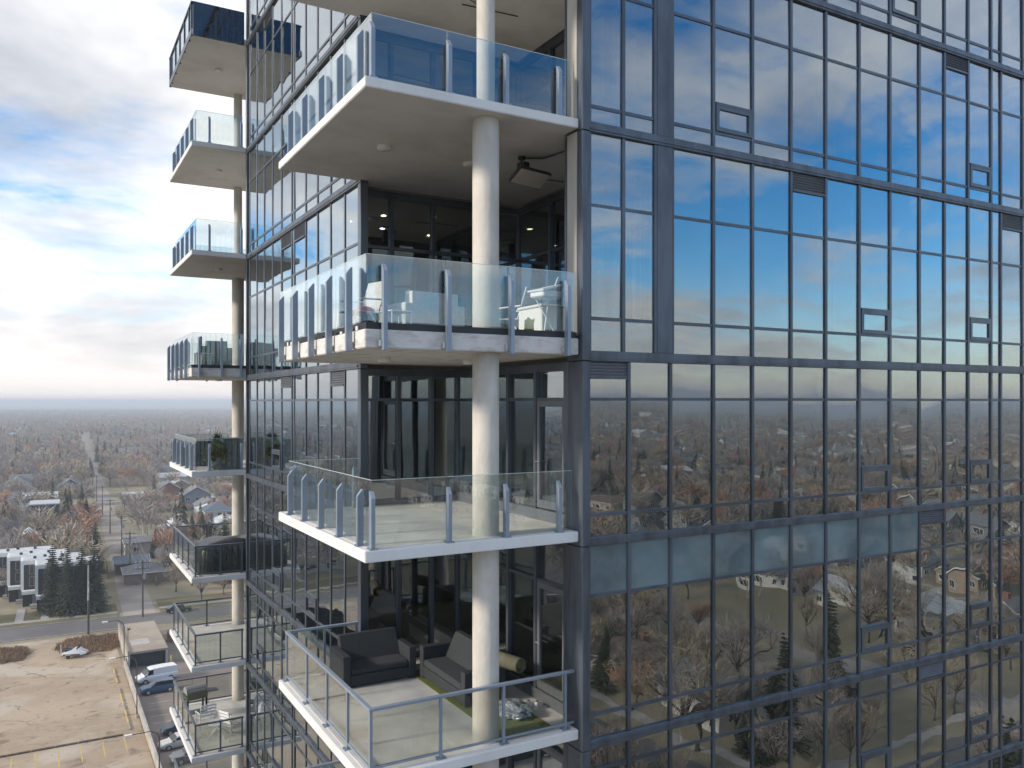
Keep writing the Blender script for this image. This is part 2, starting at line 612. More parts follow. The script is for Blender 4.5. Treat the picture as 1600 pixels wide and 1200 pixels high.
for i in range(NST):
    zb, zt = BANDS[i + 1][1], BANDS[i][0]            # clear height of the storey
    sill, tran = SILL[i], TRANSOM[i]
    xs = mullion_xs(i)
    # ---- long facade
    for a, b in zip(xs[:-1], xs[1:]):
        if i <= 3 and a == 9.20:                     # blank metal strip between the first bays
            rbox('cladding_strip', 'band_metal', a + 0.03, b - 0.03, zb, zt, 0.0, 0.055, bevel=0.006)
            continue
        g0, g1 = a + 0.02, b - 0.02
        rbox('spandrel_pane', 'vision_glass', g0, g1, zb, sill, 0.0, 0.012, t=tilt())
        rbox('spandrel_board', 'spandrel_glass', g0, g1, zb, sill, -0.10, -0.06)
        vz = sill
        if (i, a) in R_VENT:
            vz = sill + 0.50
            vent_window('R', a, b, sill + 0.03, vz)
            rbox('vent_head', 'mullion_metal', a + 0.04, b - 0.04, vz, vz + 0.045, 0.0, 0.06)
        top = zt
        lv = R_LOUVER.get((i, a))
        if lv:
            top = zt - lv
            louver('R', a + 0.03, b - 0.03, top, zt)
        rbox('window_pane', 'vision_glass', g0, g1, vz, tran, 0.0, 0.012, t=tilt())
        if top - tran > 0.1:
            rbox('upper_pane', 'frosted_glass' if i == 5 and a < 16 else 'vision_glass', g0, g1, tran, top, 0.0, 0.012, t=tilt())
        if lv:
            rbox('louver_sill', 'mullion_metal', a + 0.04, b - 0.04, top - 0.03, top, 0.0, 0.05)
    for x in xs:
        rbox('mullion', 'mullion_metal', x - 0.033, x + 0.033, zb, zt, -0.09, 0.045, bevel=0.006)
    rbox('sill_rail', 'mullion_metal', 7.80, X_END, sill - 0.028, sill + 0.028, -0.05, 0.028)
    rbox('transom_rail', 'mullion_metal', 7.80, X_END, tran - 0.026, tran + 0.026, -0.05, 0.028)
    # ---- short facade
    for a, b in zip(L_Y[:-1], L_Y[1:]):
        g0, g1 = a + 0.02, b - 0.02
        lbox('spandrel_pane', 'vision_glass', g0, g1, zb, sill, 0.0, 0.012, t=tilt())
        lbox('spandrel_board', 'spandrel_glass', g0, g1, zb, sill, -0.10, -0.06)
        vz = sill
        if (i, a) in L_VENT:
            vz = sill + 0.50
            vent_window('L', a, b, sill + 0.03, vz)
            lbox('vent_head', 'mullion_metal', a + 0.04, b - 0.04, vz, vz + 0.045, 0.0, 0.06)
        top = zt
        lv = L_LOUVER.get((i, a))
        if lv:
            top = zt - lv
            louver('L', a + 0.03, b - 0.03, top, zt)
        lbox('window_pane', 'vision_glass', g0, g1, vz, tran, 0.0, 0.012, t=tilt())
        if top - tran > 0.1:
            lbox('upper_pane', 'vision_glass', g0, g1, tran, top, 0.0, 0.012, t=tilt())
        if lv:
            lbox('louver_sill', 'mullion_metal', a + 0.04, b - 0.04, top - 0.03, top, 0.0, 0.05)
    for y in L_Y:
        lbox('mullion', 'mullion_metal', y - 0.033, y + 0.033, zb, zt, -0.09, 0.032, bevel=0.006)
    lbox('sill_rail', 'mullion_metal', L_Y[0], L_Y[-1], sill - 0.028, sill + 0.028, -0.05, 0.028)
    lbox('transom_rail', 'mullion_metal', L_Y[0], L_Y[-1], tran - 0.026, tran + 0.026, -0.05, 0.028)

for i, (z0, z1) in enumerate(BANDS):
    rbox('floor_band', 'band_metal', 7.80, X_END, z0, z1, -0.05, 0.07, bevel=0.008)
    rbox('band_lip', 'band_metal', 7.80, X_END, z0 + 0.045, z0 + 0.075, 0.07, 0.085)
    lbox('floor_band', 'band_metal', YN + 0.06, YM - YN - 0.06, z0, z1, -0.05, 0.07, bevel=0.008)
    lbox('band_lip', 'band_metal', YN + 0.06, YM - YN - 0.06, z0 + 0.045, z0 + 0.075, 0.07, 0.085)

# corner post of the long facade, one length for every storey
for i in range(NST):
    z0, z1 = BANDS[i + 1][0], BANDS[i][0]
    rbox('corner_post', 'band_metal', XC, 7.795, z0 + 0.005, z1 - 0.005, -0.34, 0.09, bevel=0.01)
    # posts at both ends of the short facade
    lbox('corner_post', 'mullion_metal', YN - 0.10, YN + 0.055, z0 + 0.005, z1 - 0.005, -0.10, 0.06, bevel=0.008)
    lbox('corner_post', 'mullion_metal', YM - YN - 0.055, YM - YN + 0.10, z0 + 0.005, z1 - 0.005, -0.10, 0.06, bevel=0.008)


# ------------------------------------------------------------------ corner recesses
def recess(i, far):
    """glazed walls behind a corner balcony in storey i"""
    zf = SLAB_TOP[i + 1]
    zc = BANDS[i][0]
    tran = TRANSOM[i]
    wide = i <= 3
    xd = 9.55 if wide else 7.80
    yb = 16.45 if wide else YN
    m = (lambda y: YM - y) if far else (lambda y: y)

    def yy(a, b):
        return (min(m(a), m(b)), max(m(a), m(b)))
    xs = [5.74, 6.44, 7.40, 8.45, xd] if wide else [5.74, 6.44, 7.19, xd]
    ys = [12.0, 13.0, 14.03, 15.03, yb] if wide else [11.72, 12.74, 13.75, 14.76, yb]
    dark = 'mullion_metal'
    # back wall
    for k, (a, b) in enumerate(zip(xs[:-1], xs[1:])):
        y0, y1 = yy(yb, yb + 0.012)
        box('recess_pane', 'vision_glass', (a + 0.02, y0, zf + 0.1), (b - 0.02, y1, tran), tower, 0, tilt())
        box('recess_pane', 'vision_glass', (a + 0.02, y0, tran), (b - 0.02, y1, zc - 0.12), tower, 0, tilt())
    for a in xs:
        y0, y1 = yy(yb - 0.07, yb + 0.08)
        box('recess_mullion', dark, (a - 0.04, y0, zf + 0.1), (a + 0.04, y1, zc - 0.12), tower, 0.005)
    y0, y1 = yy(yb - 0.05, yb + 0.06)
    for (z0, z1) in ((tran - 0.03, tran + 0.03), (zf, zf + 0.12), (zc - 0.14, zc)):
        box('recess_rail', dark, (5.66, y0, z0), (xd, y1, z1), tower)
    # side wall with the balcony door
    for k, (a, b) in enumerate(zip(ys[:-1], ys[1:])):
        y0, y1 = yy(a + 0.02, b - 0.02)
        door = (k == 0 and not wide) or (k == 1 and wide)
        if not door:
            box('recess_pane', 'vision_glass', (xd, y0, zf + 0.2), (xd + 0.012, y1, tran), tower, 0, tilt())
        else:
            mb = MB()
            cz, c_y = (zf + 0.2 + tran) / 2, (y0 + y1) / 2
            h, w = (tran - zf - 0.26) / 2, (y1 - y0) / 2 - 0.03
            mb.box((-0.05, -w, -h), (0.02, -w + 0.09, h)).box((-0.05, w - 0.09, -h), (0.02, w, h))
            mb.box((-0.05, -w + 0.09, h - 0.1), (0.02, w - 0.09, h)).box((-0.05, -w + 0.09, -h), (0.02, w - 0.09, -h + 0.14))
            d = mb.build('balcony_door', 'louver_metal', tower, (xd, c_y, cz))
            box('door_pane', 'vision_glass', (xd - 0.02, c_y - w + 0.09, cz - h + 0.14), (xd - 0.008, c_y + w - 0.09, cz + h - 0.1), d, 0, tilt())
            hb = MB().tube([(-0.05, 0, 0), (-0.1, 0, 0), (-0.1, -0.12, 0)], 0.011, 8)
            hb.build('door_handle', 'steel', d, (xd, c_y + w - 0.045, zf + 1.05))
        box('recess_pane', 'vision_glass', (xd, y0, tran), (xd + 0.012, y1, zc - 0.12), tower, 0, tilt())
    for a in ys[:-1]:
        y0, y1 = yy(a - 0.04, a + 0.04)
        box('recess_mullion', dark, (xd - 0.07, y0, zf + 0.2), (xd + 0.08, y1, zc - 0.12), tower, 0.005)
    y0, y1 = yy(11.8 if wide else 11.6, yb)
    for (z0, z1) in ((tran - 0.03, tran + 0.03), (zc - 0.14, zc)):
        box('recess_rail', dark, (xd - 0.05, y0 if not far else y0 + 0.05, z0), (xd + 0.06, y1 - 0.05 if not far else y1, z1), tower)
    box('recess_curb', 'louver_metal', (xd - 0.07, yy(11.8 if wide else 11.6, yb - 0.06)[0], zf), (xd + 0.06, yy(11.8 if wide else 11.6, yb - 0.06)[1], zf + 0.2), tower, 0.008)
    # pier beside the corner post
    if wide:
        y0, y1 = yy(11.53, 11.56)
        y0, y1 = yy(YF + 0.06, 11.52)
        box('corner_pier', 'pier_panel', (XC - 0.012, y0, zf), (XC + 0.0, y1, zc), tower)
        y0, y1 = yy(11.54, 11.60)
        if not far:
            box('corner_pier', 'band_metal', (XC - 0.01, y0, zf), (7.79, y1, zc), tower)
    else:
        y0, y1 = yy(11.525, 11.66)
        box('corner_pier', 'mullion_metal', (XC + 0.002, y0, zf), (xd + 0.06, y1, zc), tower, 0.006)


SLAB_TOP = [14.60, 11.30, 7.92, 4.615, 1.09, -2.11, -5.34, -8.04, -10.78, -13.52]
SLAB_BOT = [14.44, 11.13, 7.765, 4.46, 0.77, -2.28, -5.50, -8.20, -10.94, -13.68]

for i in range(NST):
    recess(i, False)
    if i >= 1:
        recess(i, True)


# ------------------------------------------------------------------ balconies
def post_mesh(depth, thick, h, out):
    """flat bar post whose outer top corner is cut off; local x points outwards when out is +1"""
    key = ('post', depth, thick, h, out)
    if key not in MESH:
        prof = [(-depth / 2, 0), (depth / 2, 0), (depth / 2, h - 0.10), (depth / 2 - 0.075, h), (-depth / 2, h)]
        mb = MB()
        n = len(prof)
        mb.add([(out * x, -thick / 2, z) for x, z in prof] + [(out * x, thick / 2, z) for x, z in prof],
               [tuple(range(n)), tuple(reversed(range(n, 2 * n)))] + [(i, i + n, (i + 1) % n + n, (i + 1) % n) for i in range(n)])
        bm = bmesh.new()
        me = mb.mesh()
        bm.from_mesh(me)
        bmesh.ops.recalc_face_normals(bm, faces=bm.faces)
        bm.to_mesh(me)
        bm.free()
        MESH[key] = me
    return MESH[key]


def plate_mesh():
    if 'plate' not in MESH:
        mb = MB().box((-0.075, -0.065, 0), (0.075, 0.065, 0.012))
        for sx in (-1, 1):
            for sy in (-1, 1):
                mb.lathe([(0, 0.028), (0.012, 0.028), (0.012, 0.012)], (sx * 0.055, sy * 0.045, 0), 6)
        MESH['plate'] = mb.mesh()
    return MESH['plate']


LEFT_Y = [11.64, 12.59, 13.56, 14.56, 15.51]
FRONT_X = [4.127, 5.338, 6.32, 7.305]


def balcony(k, far):
    """slab number k with its railing; far ones are mirrored to the other corner"""
    zt, zb = SLAB_TOP[k], SLAB_BOT[k]
    wide = k <= 4 
    m = (lambda y: YM - y) if far else (lambda y: y)
    sgn = -1 if far else 1
    xd = 9.50 if (wide and k <= 4) else 7.74
    yb = 16.40 if wide else YN
    if k == 4:
        xd, yb = 9.50, 16.40
    out = [(XO, YF), (7.63, YF), (7.63, 11.62), (xd, 11.62), (xd, yb), (5.74, yb), (5.74, YN - 0.11), (5.59, YN - 0.11), (5.59, YN), (XO, YN)]
    pts = [(x, m(y)) for x, y in out]
    if far:
        pts = pts[::-1]
    cx, cyy = 5.8, m(13.6)
    material = 'bare_concrete' if k == 4 else 'white_slab'
    top = 1.035 if k == 4 else zt
    mb = MB().prism([(x - cx, y - cyy) for x, y in pts], zb - zt, top - zt)
    me = mb.mesh()
    bm = bmesh.new()
    bm.from_mesh(me)
    bmesh.ops.recalc_face_normals(bm, faces=bm.faces)
    bmesh.ops.bevel(bm, geom=[e for e in bm.edges], offset=0.012, segments=2, affect='EDGES')
    bm.to_mesh(me)
    bm.free()
    slab = link('balcony_slab', me, material, (cx, cyy, zt), tower)
    # deck coating, a thin sheet set back from the edge
    ins = 0.10 if k != 4 else 0.02
    dk = [(XO + ins, YF + ins), (7.60, YF + ins), (7.60, 11.64), (xd, 11.64), (xd, yb - 0.02), (5.76, yb - 0.02), (5.76, YN - 0.13), (5.5, YN - 0.13), (5.5, YN - ins), (XO + ins, YN - ins)]
    dk = [(x, m(y)) for x, y in dk]
    if far:
        dk = dk[::-1]
    z0, z1 = (top, 1.135) if k == 4 else (zt, zt + 0.006)
    MB().prism([(x - cx, y - cyy) for x, y in dk], z0 - zt, z1 - zt).build(
        'deck_membrane' if k == 4 else 'deck_coating', 'black_membrane' if k == 4 else 'deck_coat', slab, (cx, cyy, zt))
    deck = z1
    # ceiling lamps under the slab
    for (lx, ly) in ((5.21, 13.64), (6.97, 13.83)):
        MB().lathe([(0, -0.075), (0.105, -0.07), (0.12, -0.05), (0.12, 0.0)], seg=18).build(
            'ceiling_lamp', 'white_plastic', slab, (lx, m(ly), zb), smooth=True)

    def pane(a0, a1, axis, at, z0, z1, g='rail_glass'):
        if axis == 'x':
            box('glass_panel', g, (a0, m(at) - 0.006, z0), (a1, m(at) + 0.006, z1), slab)
        else:
            lo, hi = sorted((m(a0), m(a1)))
            box('glass_panel', g, (at - 0.006, lo, z0), (at + 0.006, hi, z1), slab)
        if g == 'rail_glass':                # polished top edge of the sheet
            if axis == 'x':
                box('glass_rim', 'glass_rim', (a0, m(at) - 0.006, z1), (a1, m(at) + 0.006, z1 + 0.006), slab)
            else:
                box('glass_rim', 'glass_rim', (at - 0.006, lo, z1), (at + 0.006, hi, z1 + 0.006), slab)

    def post(x, y, rz, h, z, depth=0.095, thick=0.06, plate=True):
        link('railing_post', post_mesh(depth, thick, h, 1), 'rail_metal' if k < 5 or not far else 'rail_metal', (x, m(y), z), slab, (0, 0, rz))
        if plate:
            link('base_plate', plate_mesh(), 'rail_metal', (x, m(y), z), slab, (0, 0, rz))
    back_x = [5.47, 4.52]
    if k in (2, 3, 5):                       # glass sheets held by short posts standing on the slab
        z0, z1 = zt + 0.02, zt + 0.98
        h = 0.83
        gx, gy = XO + 0.16, YF + 0.16
        for y in LEFT_Y:
            post(XO + 0.085, y, math.pi, h, zt)
        for x in FRONT_X:
            post(x, YF + 0.085, -math.pi / 2 * sgn, h, zt)
        for x in back_x if far else back_x[:1]:
            post(x, YN - 0.085, math.pi / 2 * sgn, h, zt)
        gy2 = YN - 0.16
        cuts = [gy] + LEFT_Y[1:4] + [gy2]
        for a, b in zip(cuts[:-1], cuts[1:]):
            pane(a + 0.008, b - 0.008, 'y', gx, z0, z1)
        cx_ = [gx, 5.338, 6.32, 7.60]
        for a, b in zip(cx_[:-1], cx_[1:]):
            pane(a + 0.012, b - 0.008, 'x', gy, z0, z1)
        pane(gx + 0.012, 5.54, 'x', gy2, z0, z1)
    elif k == 4:                             # tall posts bolted to the face of the stripped slab
        z0, z1 = deck + 0.02, 2.10
        h = 1.22
        gx, gy, gy2 = XO + 0.03, YF + 0.03, YN - 0.03
        for y in LEFT_Y:
            post(XO - 0.085, y, math.pi, h, zb - 0.03, plate=False)
        for x in [4.25, 5.25, 6.32, 7.36]:
            post(x, YF - 0.085, -math.pi / 2 * sgn, h, zb - 0.03, plate=False)
        for x in (4.2, 4.85, 5.42):
            post(x, YN + 0.085, math.pi / 2 * sgn, h, zb - 0.03, plate=False) if far else None
        for y in LEFT_Y:                     # steel brackets
            box('post_bracket', 'steel', (XO - 0.06, m(y) + sgn * 0.035, zb + 0.02), (XO - 0.002, m(y) + sgn * 0.075, zb + 0.11), slab)
        for x in [4.25, 5.25, 6.32, 7.36]:
            lo, hi = sorted((m(YF) - sgn * 0.06, m(YF) - sgn * 0.002))
            box('post_bracket', 'steel', (x - 0.075, lo, zb + 0.02), (x - 0.035, hi, zb + 0.11), slab)
        cuts = [gy] + LEFT_Y[1:4] + [gy2]
        for a, b in zip(cuts[:-1], cuts[1:]):
            pane(a + 0.008, b - 0.008, 'y', gx, z0, z1)
        cx_ = [gx, 5.25, 6.32, 7.62]
        for a, b in zip(cx_[:-1], cx_[1:]):
            pane(a + 0.012, b - 0.008, 'x', gy, z0, z1)
        pane(gx + 0.012, 5.54, 'x', gy2, z0, z1)
        for y in np.arange(11.5, 15.9, 0.24):   # patched fixings along the stripped edge
            if random.random() < 0.55:
                box('edge_patch', 'white_plastic' if random.random() < 0.6 else 'black_membrane',
                    (XO + 0.0, m(y), 1.037), (XO + 0.014, m(y) + 0.09, 1.037 + random.uniform(0.03, 0.08)), slab)
    elif k >= 6:                             # framed railing with top and bottom rail
        z_top = zt + 0.95
        gx, gy, gy2 = XO + 0.13, YF + 0.13, YN - 0.13
        rm = 'rail_metal' if not far else 'backlit_rail_metal'  # far railings use the copy darkened to look backlit
        q = 0.022
        fx = [gx, 5.22, 6.30, 7.45]
        ly = [gy, 12.32, 13.37, 14.55, gy2]
        bx = [gx, 4.85, 5.50]
        for n, (px_, py_) in enumerate([(x, gy) for x in fx] + [(gx, y) for y in ly[1:]] + [(x, gy2) for x in bx[1:]]):
            box('railing_post', rm, (px_ - q, m(py_) - q, zt), (px_ + q, m(py_) + q, z_top - 0.045), slab, 0.003)
            link('base_plate', plate_mesh(), rm, (px_, m(py_), zt), slab)
        for (z0, z1, w) in ((z_top - 0.045, z_top, 0.034), (zt + 0.07, zt + 0.105, 0.016)):
            nm = 'top_rail' if z0 > zt + 0.5 else 'bottom_rail'
            box(nm, rm, (gx + w, m(gy) - w, z0), (7.62, m(gy) + w, z1), slab, 0.004)
            lo, hi = sorted((m(gy) - sgn * w, m(gy2) + sgn * w))
            box(nm, rm, (gx - w, lo, z0), (gx + w, hi, z1), slab, 0.004)
            box(nm, rm, (gx + w, m(gy2) - w, z0), (5.54, m(gy2) + w, z1), slab, 0.004)
        zg0, zg1 = zt + 0.105, z_top - 0.05
        for a, b in zip(fx[:-1], fx[1:]):
            pane(a + q, b - q, 'x', gy, zg0, zg1, 'grey_rail_glass')
        for a, b in zip(ly[:-1], ly[1:]):
            pane(a + q, b - q, 'y', gx, zg0, zg1, 'grey_rail_glass')
        for a, b in zip(bx[:-1], bx[1:]):
            pane(a + q, b - q, 'x', gy2, zg0, zg1, 'grey_rail_glass')
    elif k == 1:                             # topmost: dark panelled parapet on the inner side, glass along the edge
        z_top = zt + 0.83
        y0, y1 = sorted((m(YN) , m(YN - 0.05)))
        box('parapet_panel', 'spandrel_glass', (XO + 0.05, y0 - (0.008 if far else -0.008), zb - 0.02), (5.54, y1, z_top), slab)
        for y in LEFT_Y + [gy for gy in (YF + 0.05, YN - 0.1)]:
            box('railing_post', 'mullion_metal', (XO - 0.012, m(y) - 0.03, zb - 0.02), (XO + 0.05, m(y) + 0.03, z_top - 0.04), slab)
        lo, hi = sorted((m(YF), m(YN)))
        box('top_rail', 'mullion_metal', (XO - 0.02, lo, z_top - 0.04), (XO + 0.06, hi, z_top), slab)
        box('edge_trim', 'mullion_metal', (XO - 0.014, lo, zb - 0.015), (XO - 0.002, hi, zt + 0.01), slab)
        pane(YF + 0.08, YN - 0.13, 'y', XO + 0.02, zt, z_top - 0.04)
    return slab


NEAR_SLABS = {k: balcony(k, False) for k in range(1, 9) if k != 1}
FAR_SLABS = {k: balcony(k, True) for k in range(1, 10)}
# slab over the near corner's highest storey in view
NEAR_SLABS[1] = balcony(1, False)

# round concrete columns, storey by storey
for far in (False, True):
    y = YM - 11.58 if far else 11.58
    for k in range(1, 9):
        z1 = SLAB_BOT[k]
        z0 = (1.135 if k + 1 == 4 else SLAB_TOP[k + 1])
        r = 0.145 if k <= 2 else 0.211
        mb = MB().lathe([(r, 0), (r, z1 - z0)], seg=40)
        o = mb.build('column', 'column_concrete', tower, (6.25 if far else 6.128, y, z0), smooth=True)
        if k >= 3:
            for q in (0.34, 0.68):           # formwork joints
                MB().lathe([(r + 0.001, 0), (r + 0.004, 0.006), (r + 0.001, 0.012)], seg=40).build(
                    'joint', 'column_concrete', o, (6.25 if far else 6.128, y, z0 + q * (z1 - z0)), smooth=True)
# mechanical fixings under the second slab and the one above: conduit, heaters
for k, (hx, hy, rz) in ((3, (7.62, 13.0, -1.35)), (2, (6.75, 13.4, -1.1))):
    zc = SLAB_BOT[k]
    h = local_empty('patio_heater', (hx, hy, zc), rz,
                    'black ceiling mounted patio heater with tilted pale panel ' + ('above the balcony with the light sofa' if k == 3 else 'under the highest balcony ceiling in view'),
                    'heater')
    MB().lathe([(0.0, 0), (0.07, 0), (0.07, -0.05), (0.0, -0.06)], seg=14).build('ceiling_mount', 'black_plastic', h)
    MB().tube([(0, 0, -0.04), (0, 0, -0.17), (0.06, 0, -0.34)], 0.022, 8).build('arm', 'black_plastic', h)
    MB().box((-0.05, -0.07, -0.36), (0.13, 0.07, -0.12)).build('control_box', 'black_plastic', h)
    mt = Matrix.Translation((0.22, 0, -0.42)) @ Matrix.Rotation(math.radians(-32), 4, 'Y')
    MB().box((-0.19, -0.38, -0.03), (0.19, 0.38, 0.03), mt).build('housing', 'black_plastic', h)
    MB().box((-0.17, -0.36, -0.04), (0.17, 0.36, -0.031), mt).build('panel', 'pier_panel', h)
    cnd = MB().tube([(hx, hy, zc - 0.03), (hx + 0.35, hy - 0.2, zc - 0.03), (hx + 0.5, 11.9, zc - 0.03)], 0.013, 6)
    cnd.tube([(hx + 0.4, hy + 1.1, zc - 0.02), (hx + 1.6, hy + 1.0, zc - 0.02)], 0.009, 6)
    cnd.v = [tuple(Vector(v) - Vector((hx, hy, zc))) for v in cnd.v]
    cnd.build('conduit', 'black_plastic', NEAR_SLABS[k], (hx, hy, zc))

# ------------------------------------------------------------------ inside the tower
def room_outline(i):
    """floor plate just inside the glass"""
    wide = i <= 3
    xd, yb = (9.62, 16.52) if wide else (7.88, 16.12)
    a = [(xd if not wide else 9.64, YF + 0.13), (X_END - 0.3, YF + 0.13), (X_END - 0.3, YM - YF - 0.13), (xd, YM - YF - 0.13),
         (xd, YM - yb), (XL + 0.13, YM - yb), (XL + 0.13, yb), (xd, yb)]
    return a


def core_tube(x0, y0, x1, y1):
    return (x0, y0, x1, y1)


int_rng = random.Random(3)
for i in range(NST + 1):
    z0, z1 = BANDS[i]
    o = room_outline(min(i, NST - 1)) if i != 4 else room_outline(3)
    MB().prism([(x - 20, y - YM / 2) for x, y in o], z0 + 0.01, z1 - 0.02).build('floor_plate', 'interior_slab', tower, (20, YM / 2, 0))
for i in range(NST):
    z0, z1 = BANDS[i + 1][1], BANDS[i][0]
    box('core_wall', 'interior_wall', (11.5, 17.5, z0), (X_END - 2, YM - 17.5, z1), tower)
    for x in (9.45, 15.6, 21.8):
        if i > 3 or x > 9.6:
            box('interior_column', 'interior_slab', (x - 0.28, 12.0, z0), (x + 0.05, 12.45, z1), tower)
    for x in (13.55, 19.3, 24.5):            # party walls
        box('party_wall', 'interior_wall', (x - 0.07, 11.45, z0), (x + 0.07, 17.45, z1), tower)
    for y in (21.2,):
        box('party_wall', 'interior_wall', (5.95, y - 0.07, z0), (11.45, y + 0.07, z1), tower)
    box('kitchen_counter', 'interior_slab', (9.9 + int_rng.random(), 14.6, z0), (12.4, 15.2, z0 + 0.9), tower)
for (a, b) in zip(R_LOW[:5], R_LOW[1:6]):
    rbox('roller_blind', 'blind_fabric', a + 0.05, b - 0.05, BANDS[6][0] - 0.13, BANDS[6][0] - 0.02, -0.16, -0.14)
for (a, b) in ((17.36, 18.24), (18.24, 19.13)):
    rbox('roller_blind', 'interior_slab', a + 0.05, b - 0.05, TRANSOM[5] + 0.03, BANDS[5][0] - 0.02, -0.16, -0.14)
rbox('pale_strip', 'blind_fabric', 9.00, 9.12, 1.45, 3.9, -0.34, -0.25)  # narrow pale upright strip just behind the glass
# lit downlights in the flat behind the sofa balcony
for (lx, ly) in ((7.1, 18.6), (8.2, 18.2), (7.6, 20.0), (9.0, 20.2), (6.6, 19.6)):
    MB().lathe([(0, -0.012), (0.055, -0.012), (0.06, 0.0)], seg=14).build('downlight', 'lit_downlight', tower, (lx, ly, BANDS[3][0] + 0.008))

# the storeys below the frame, and the sides turned away, as plain walls
ZL = BANDS[-1][0]
lower = MB()
lower.box((8.0, YF, GZ), (X_END, YM - YF, ZL)).box((XL, YN, GZ), (7.99, YM - YN, ZL))
lower.v = [tuple(Vector(v) - Vector((20, YM / 2, GZ))) for v in lower.v]
lower.build('lower_wall', 'spandrel_glass', tower, (20, YM / 2, GZ))
lm = MB()
z = ZL
while z > GZ + 3:
    lm.box((7.9, YF - 0.1, z - 0.15), (X_END, YF - 0.001, z)).box((XL - 0.1, YN + 0.05, z - 0.15), (XL - 0.001, YM - YN - 0.05, z))
    z -= 2.75
for x in np.arange(8, X_END, 1.0):
    lm.box((x - 0.035, YF - 0.08, GZ), (x + 0.035, YF - 0.002, ZL - 0.2))
for y in np.arange(16.2, 26.4, 1.0):
    lm.box((XL - 0.08, y - 0.035, GZ), (XL - 0.002, y + 0.035, ZL - 0.2))
lm.v = [tuple(Vector(v) - Vector((20, YM / 2, GZ))) for v in lm.v]
tag(lm.build('lower_mullions', 'mullion_metal', tower, (20, YM / 2, GZ)), kind='stuff')
side = MB()
side.box((X_END, YF, ZL), (X_END + 0.3, YM - YF, 15.2)).box((9.7, YM - YF - 0.1, ZL), (X_END, YM - YF + 0.02, 15.2))
side.v = [tuple(Vector(v) - Vector((20, YM / 2, 0))) for v in side.v]
side.build('rear_wall', 'spandrel_glass', tower, (20, YM / 2, 0))
box('roof', 'interior_slab', (9.7, YF + 0.05, 14.58), (X_END, YM - YF - 0.05, 14.9), tower)
for x in (24.02, 25.0):
    pass
pl = MB()
for x0 in np.arange(24.06, X_END - 0.5, 0.9):
    pl.box((x0, YF - 0.012, ZL), (x0 + 0.86, YF, 14.4))
pl.v = [tuple(Vector(v) - Vector((20, YM / 2, 0))) for v in pl.v]
tag(pl.build('far_panes', 'vision_glass', tower, (20, YM / 2, 0)), kind='stuff')

# ================================================================== GROUND AND TOWN
TH = math.radians(-1.74)
CT, ST = math.cos(TH), math.sin(TH)


def town(tx, ty, z=GZ):
    """town grid to world: the streets run 1.7 degrees off the tower's axes"""
    return Vector((CT * tx - ST * ty, ST * tx + CT * ty, z))


def to_town(p):
    return (CT * p.x + ST * p.y, -ST * p.x + CT * p.y)


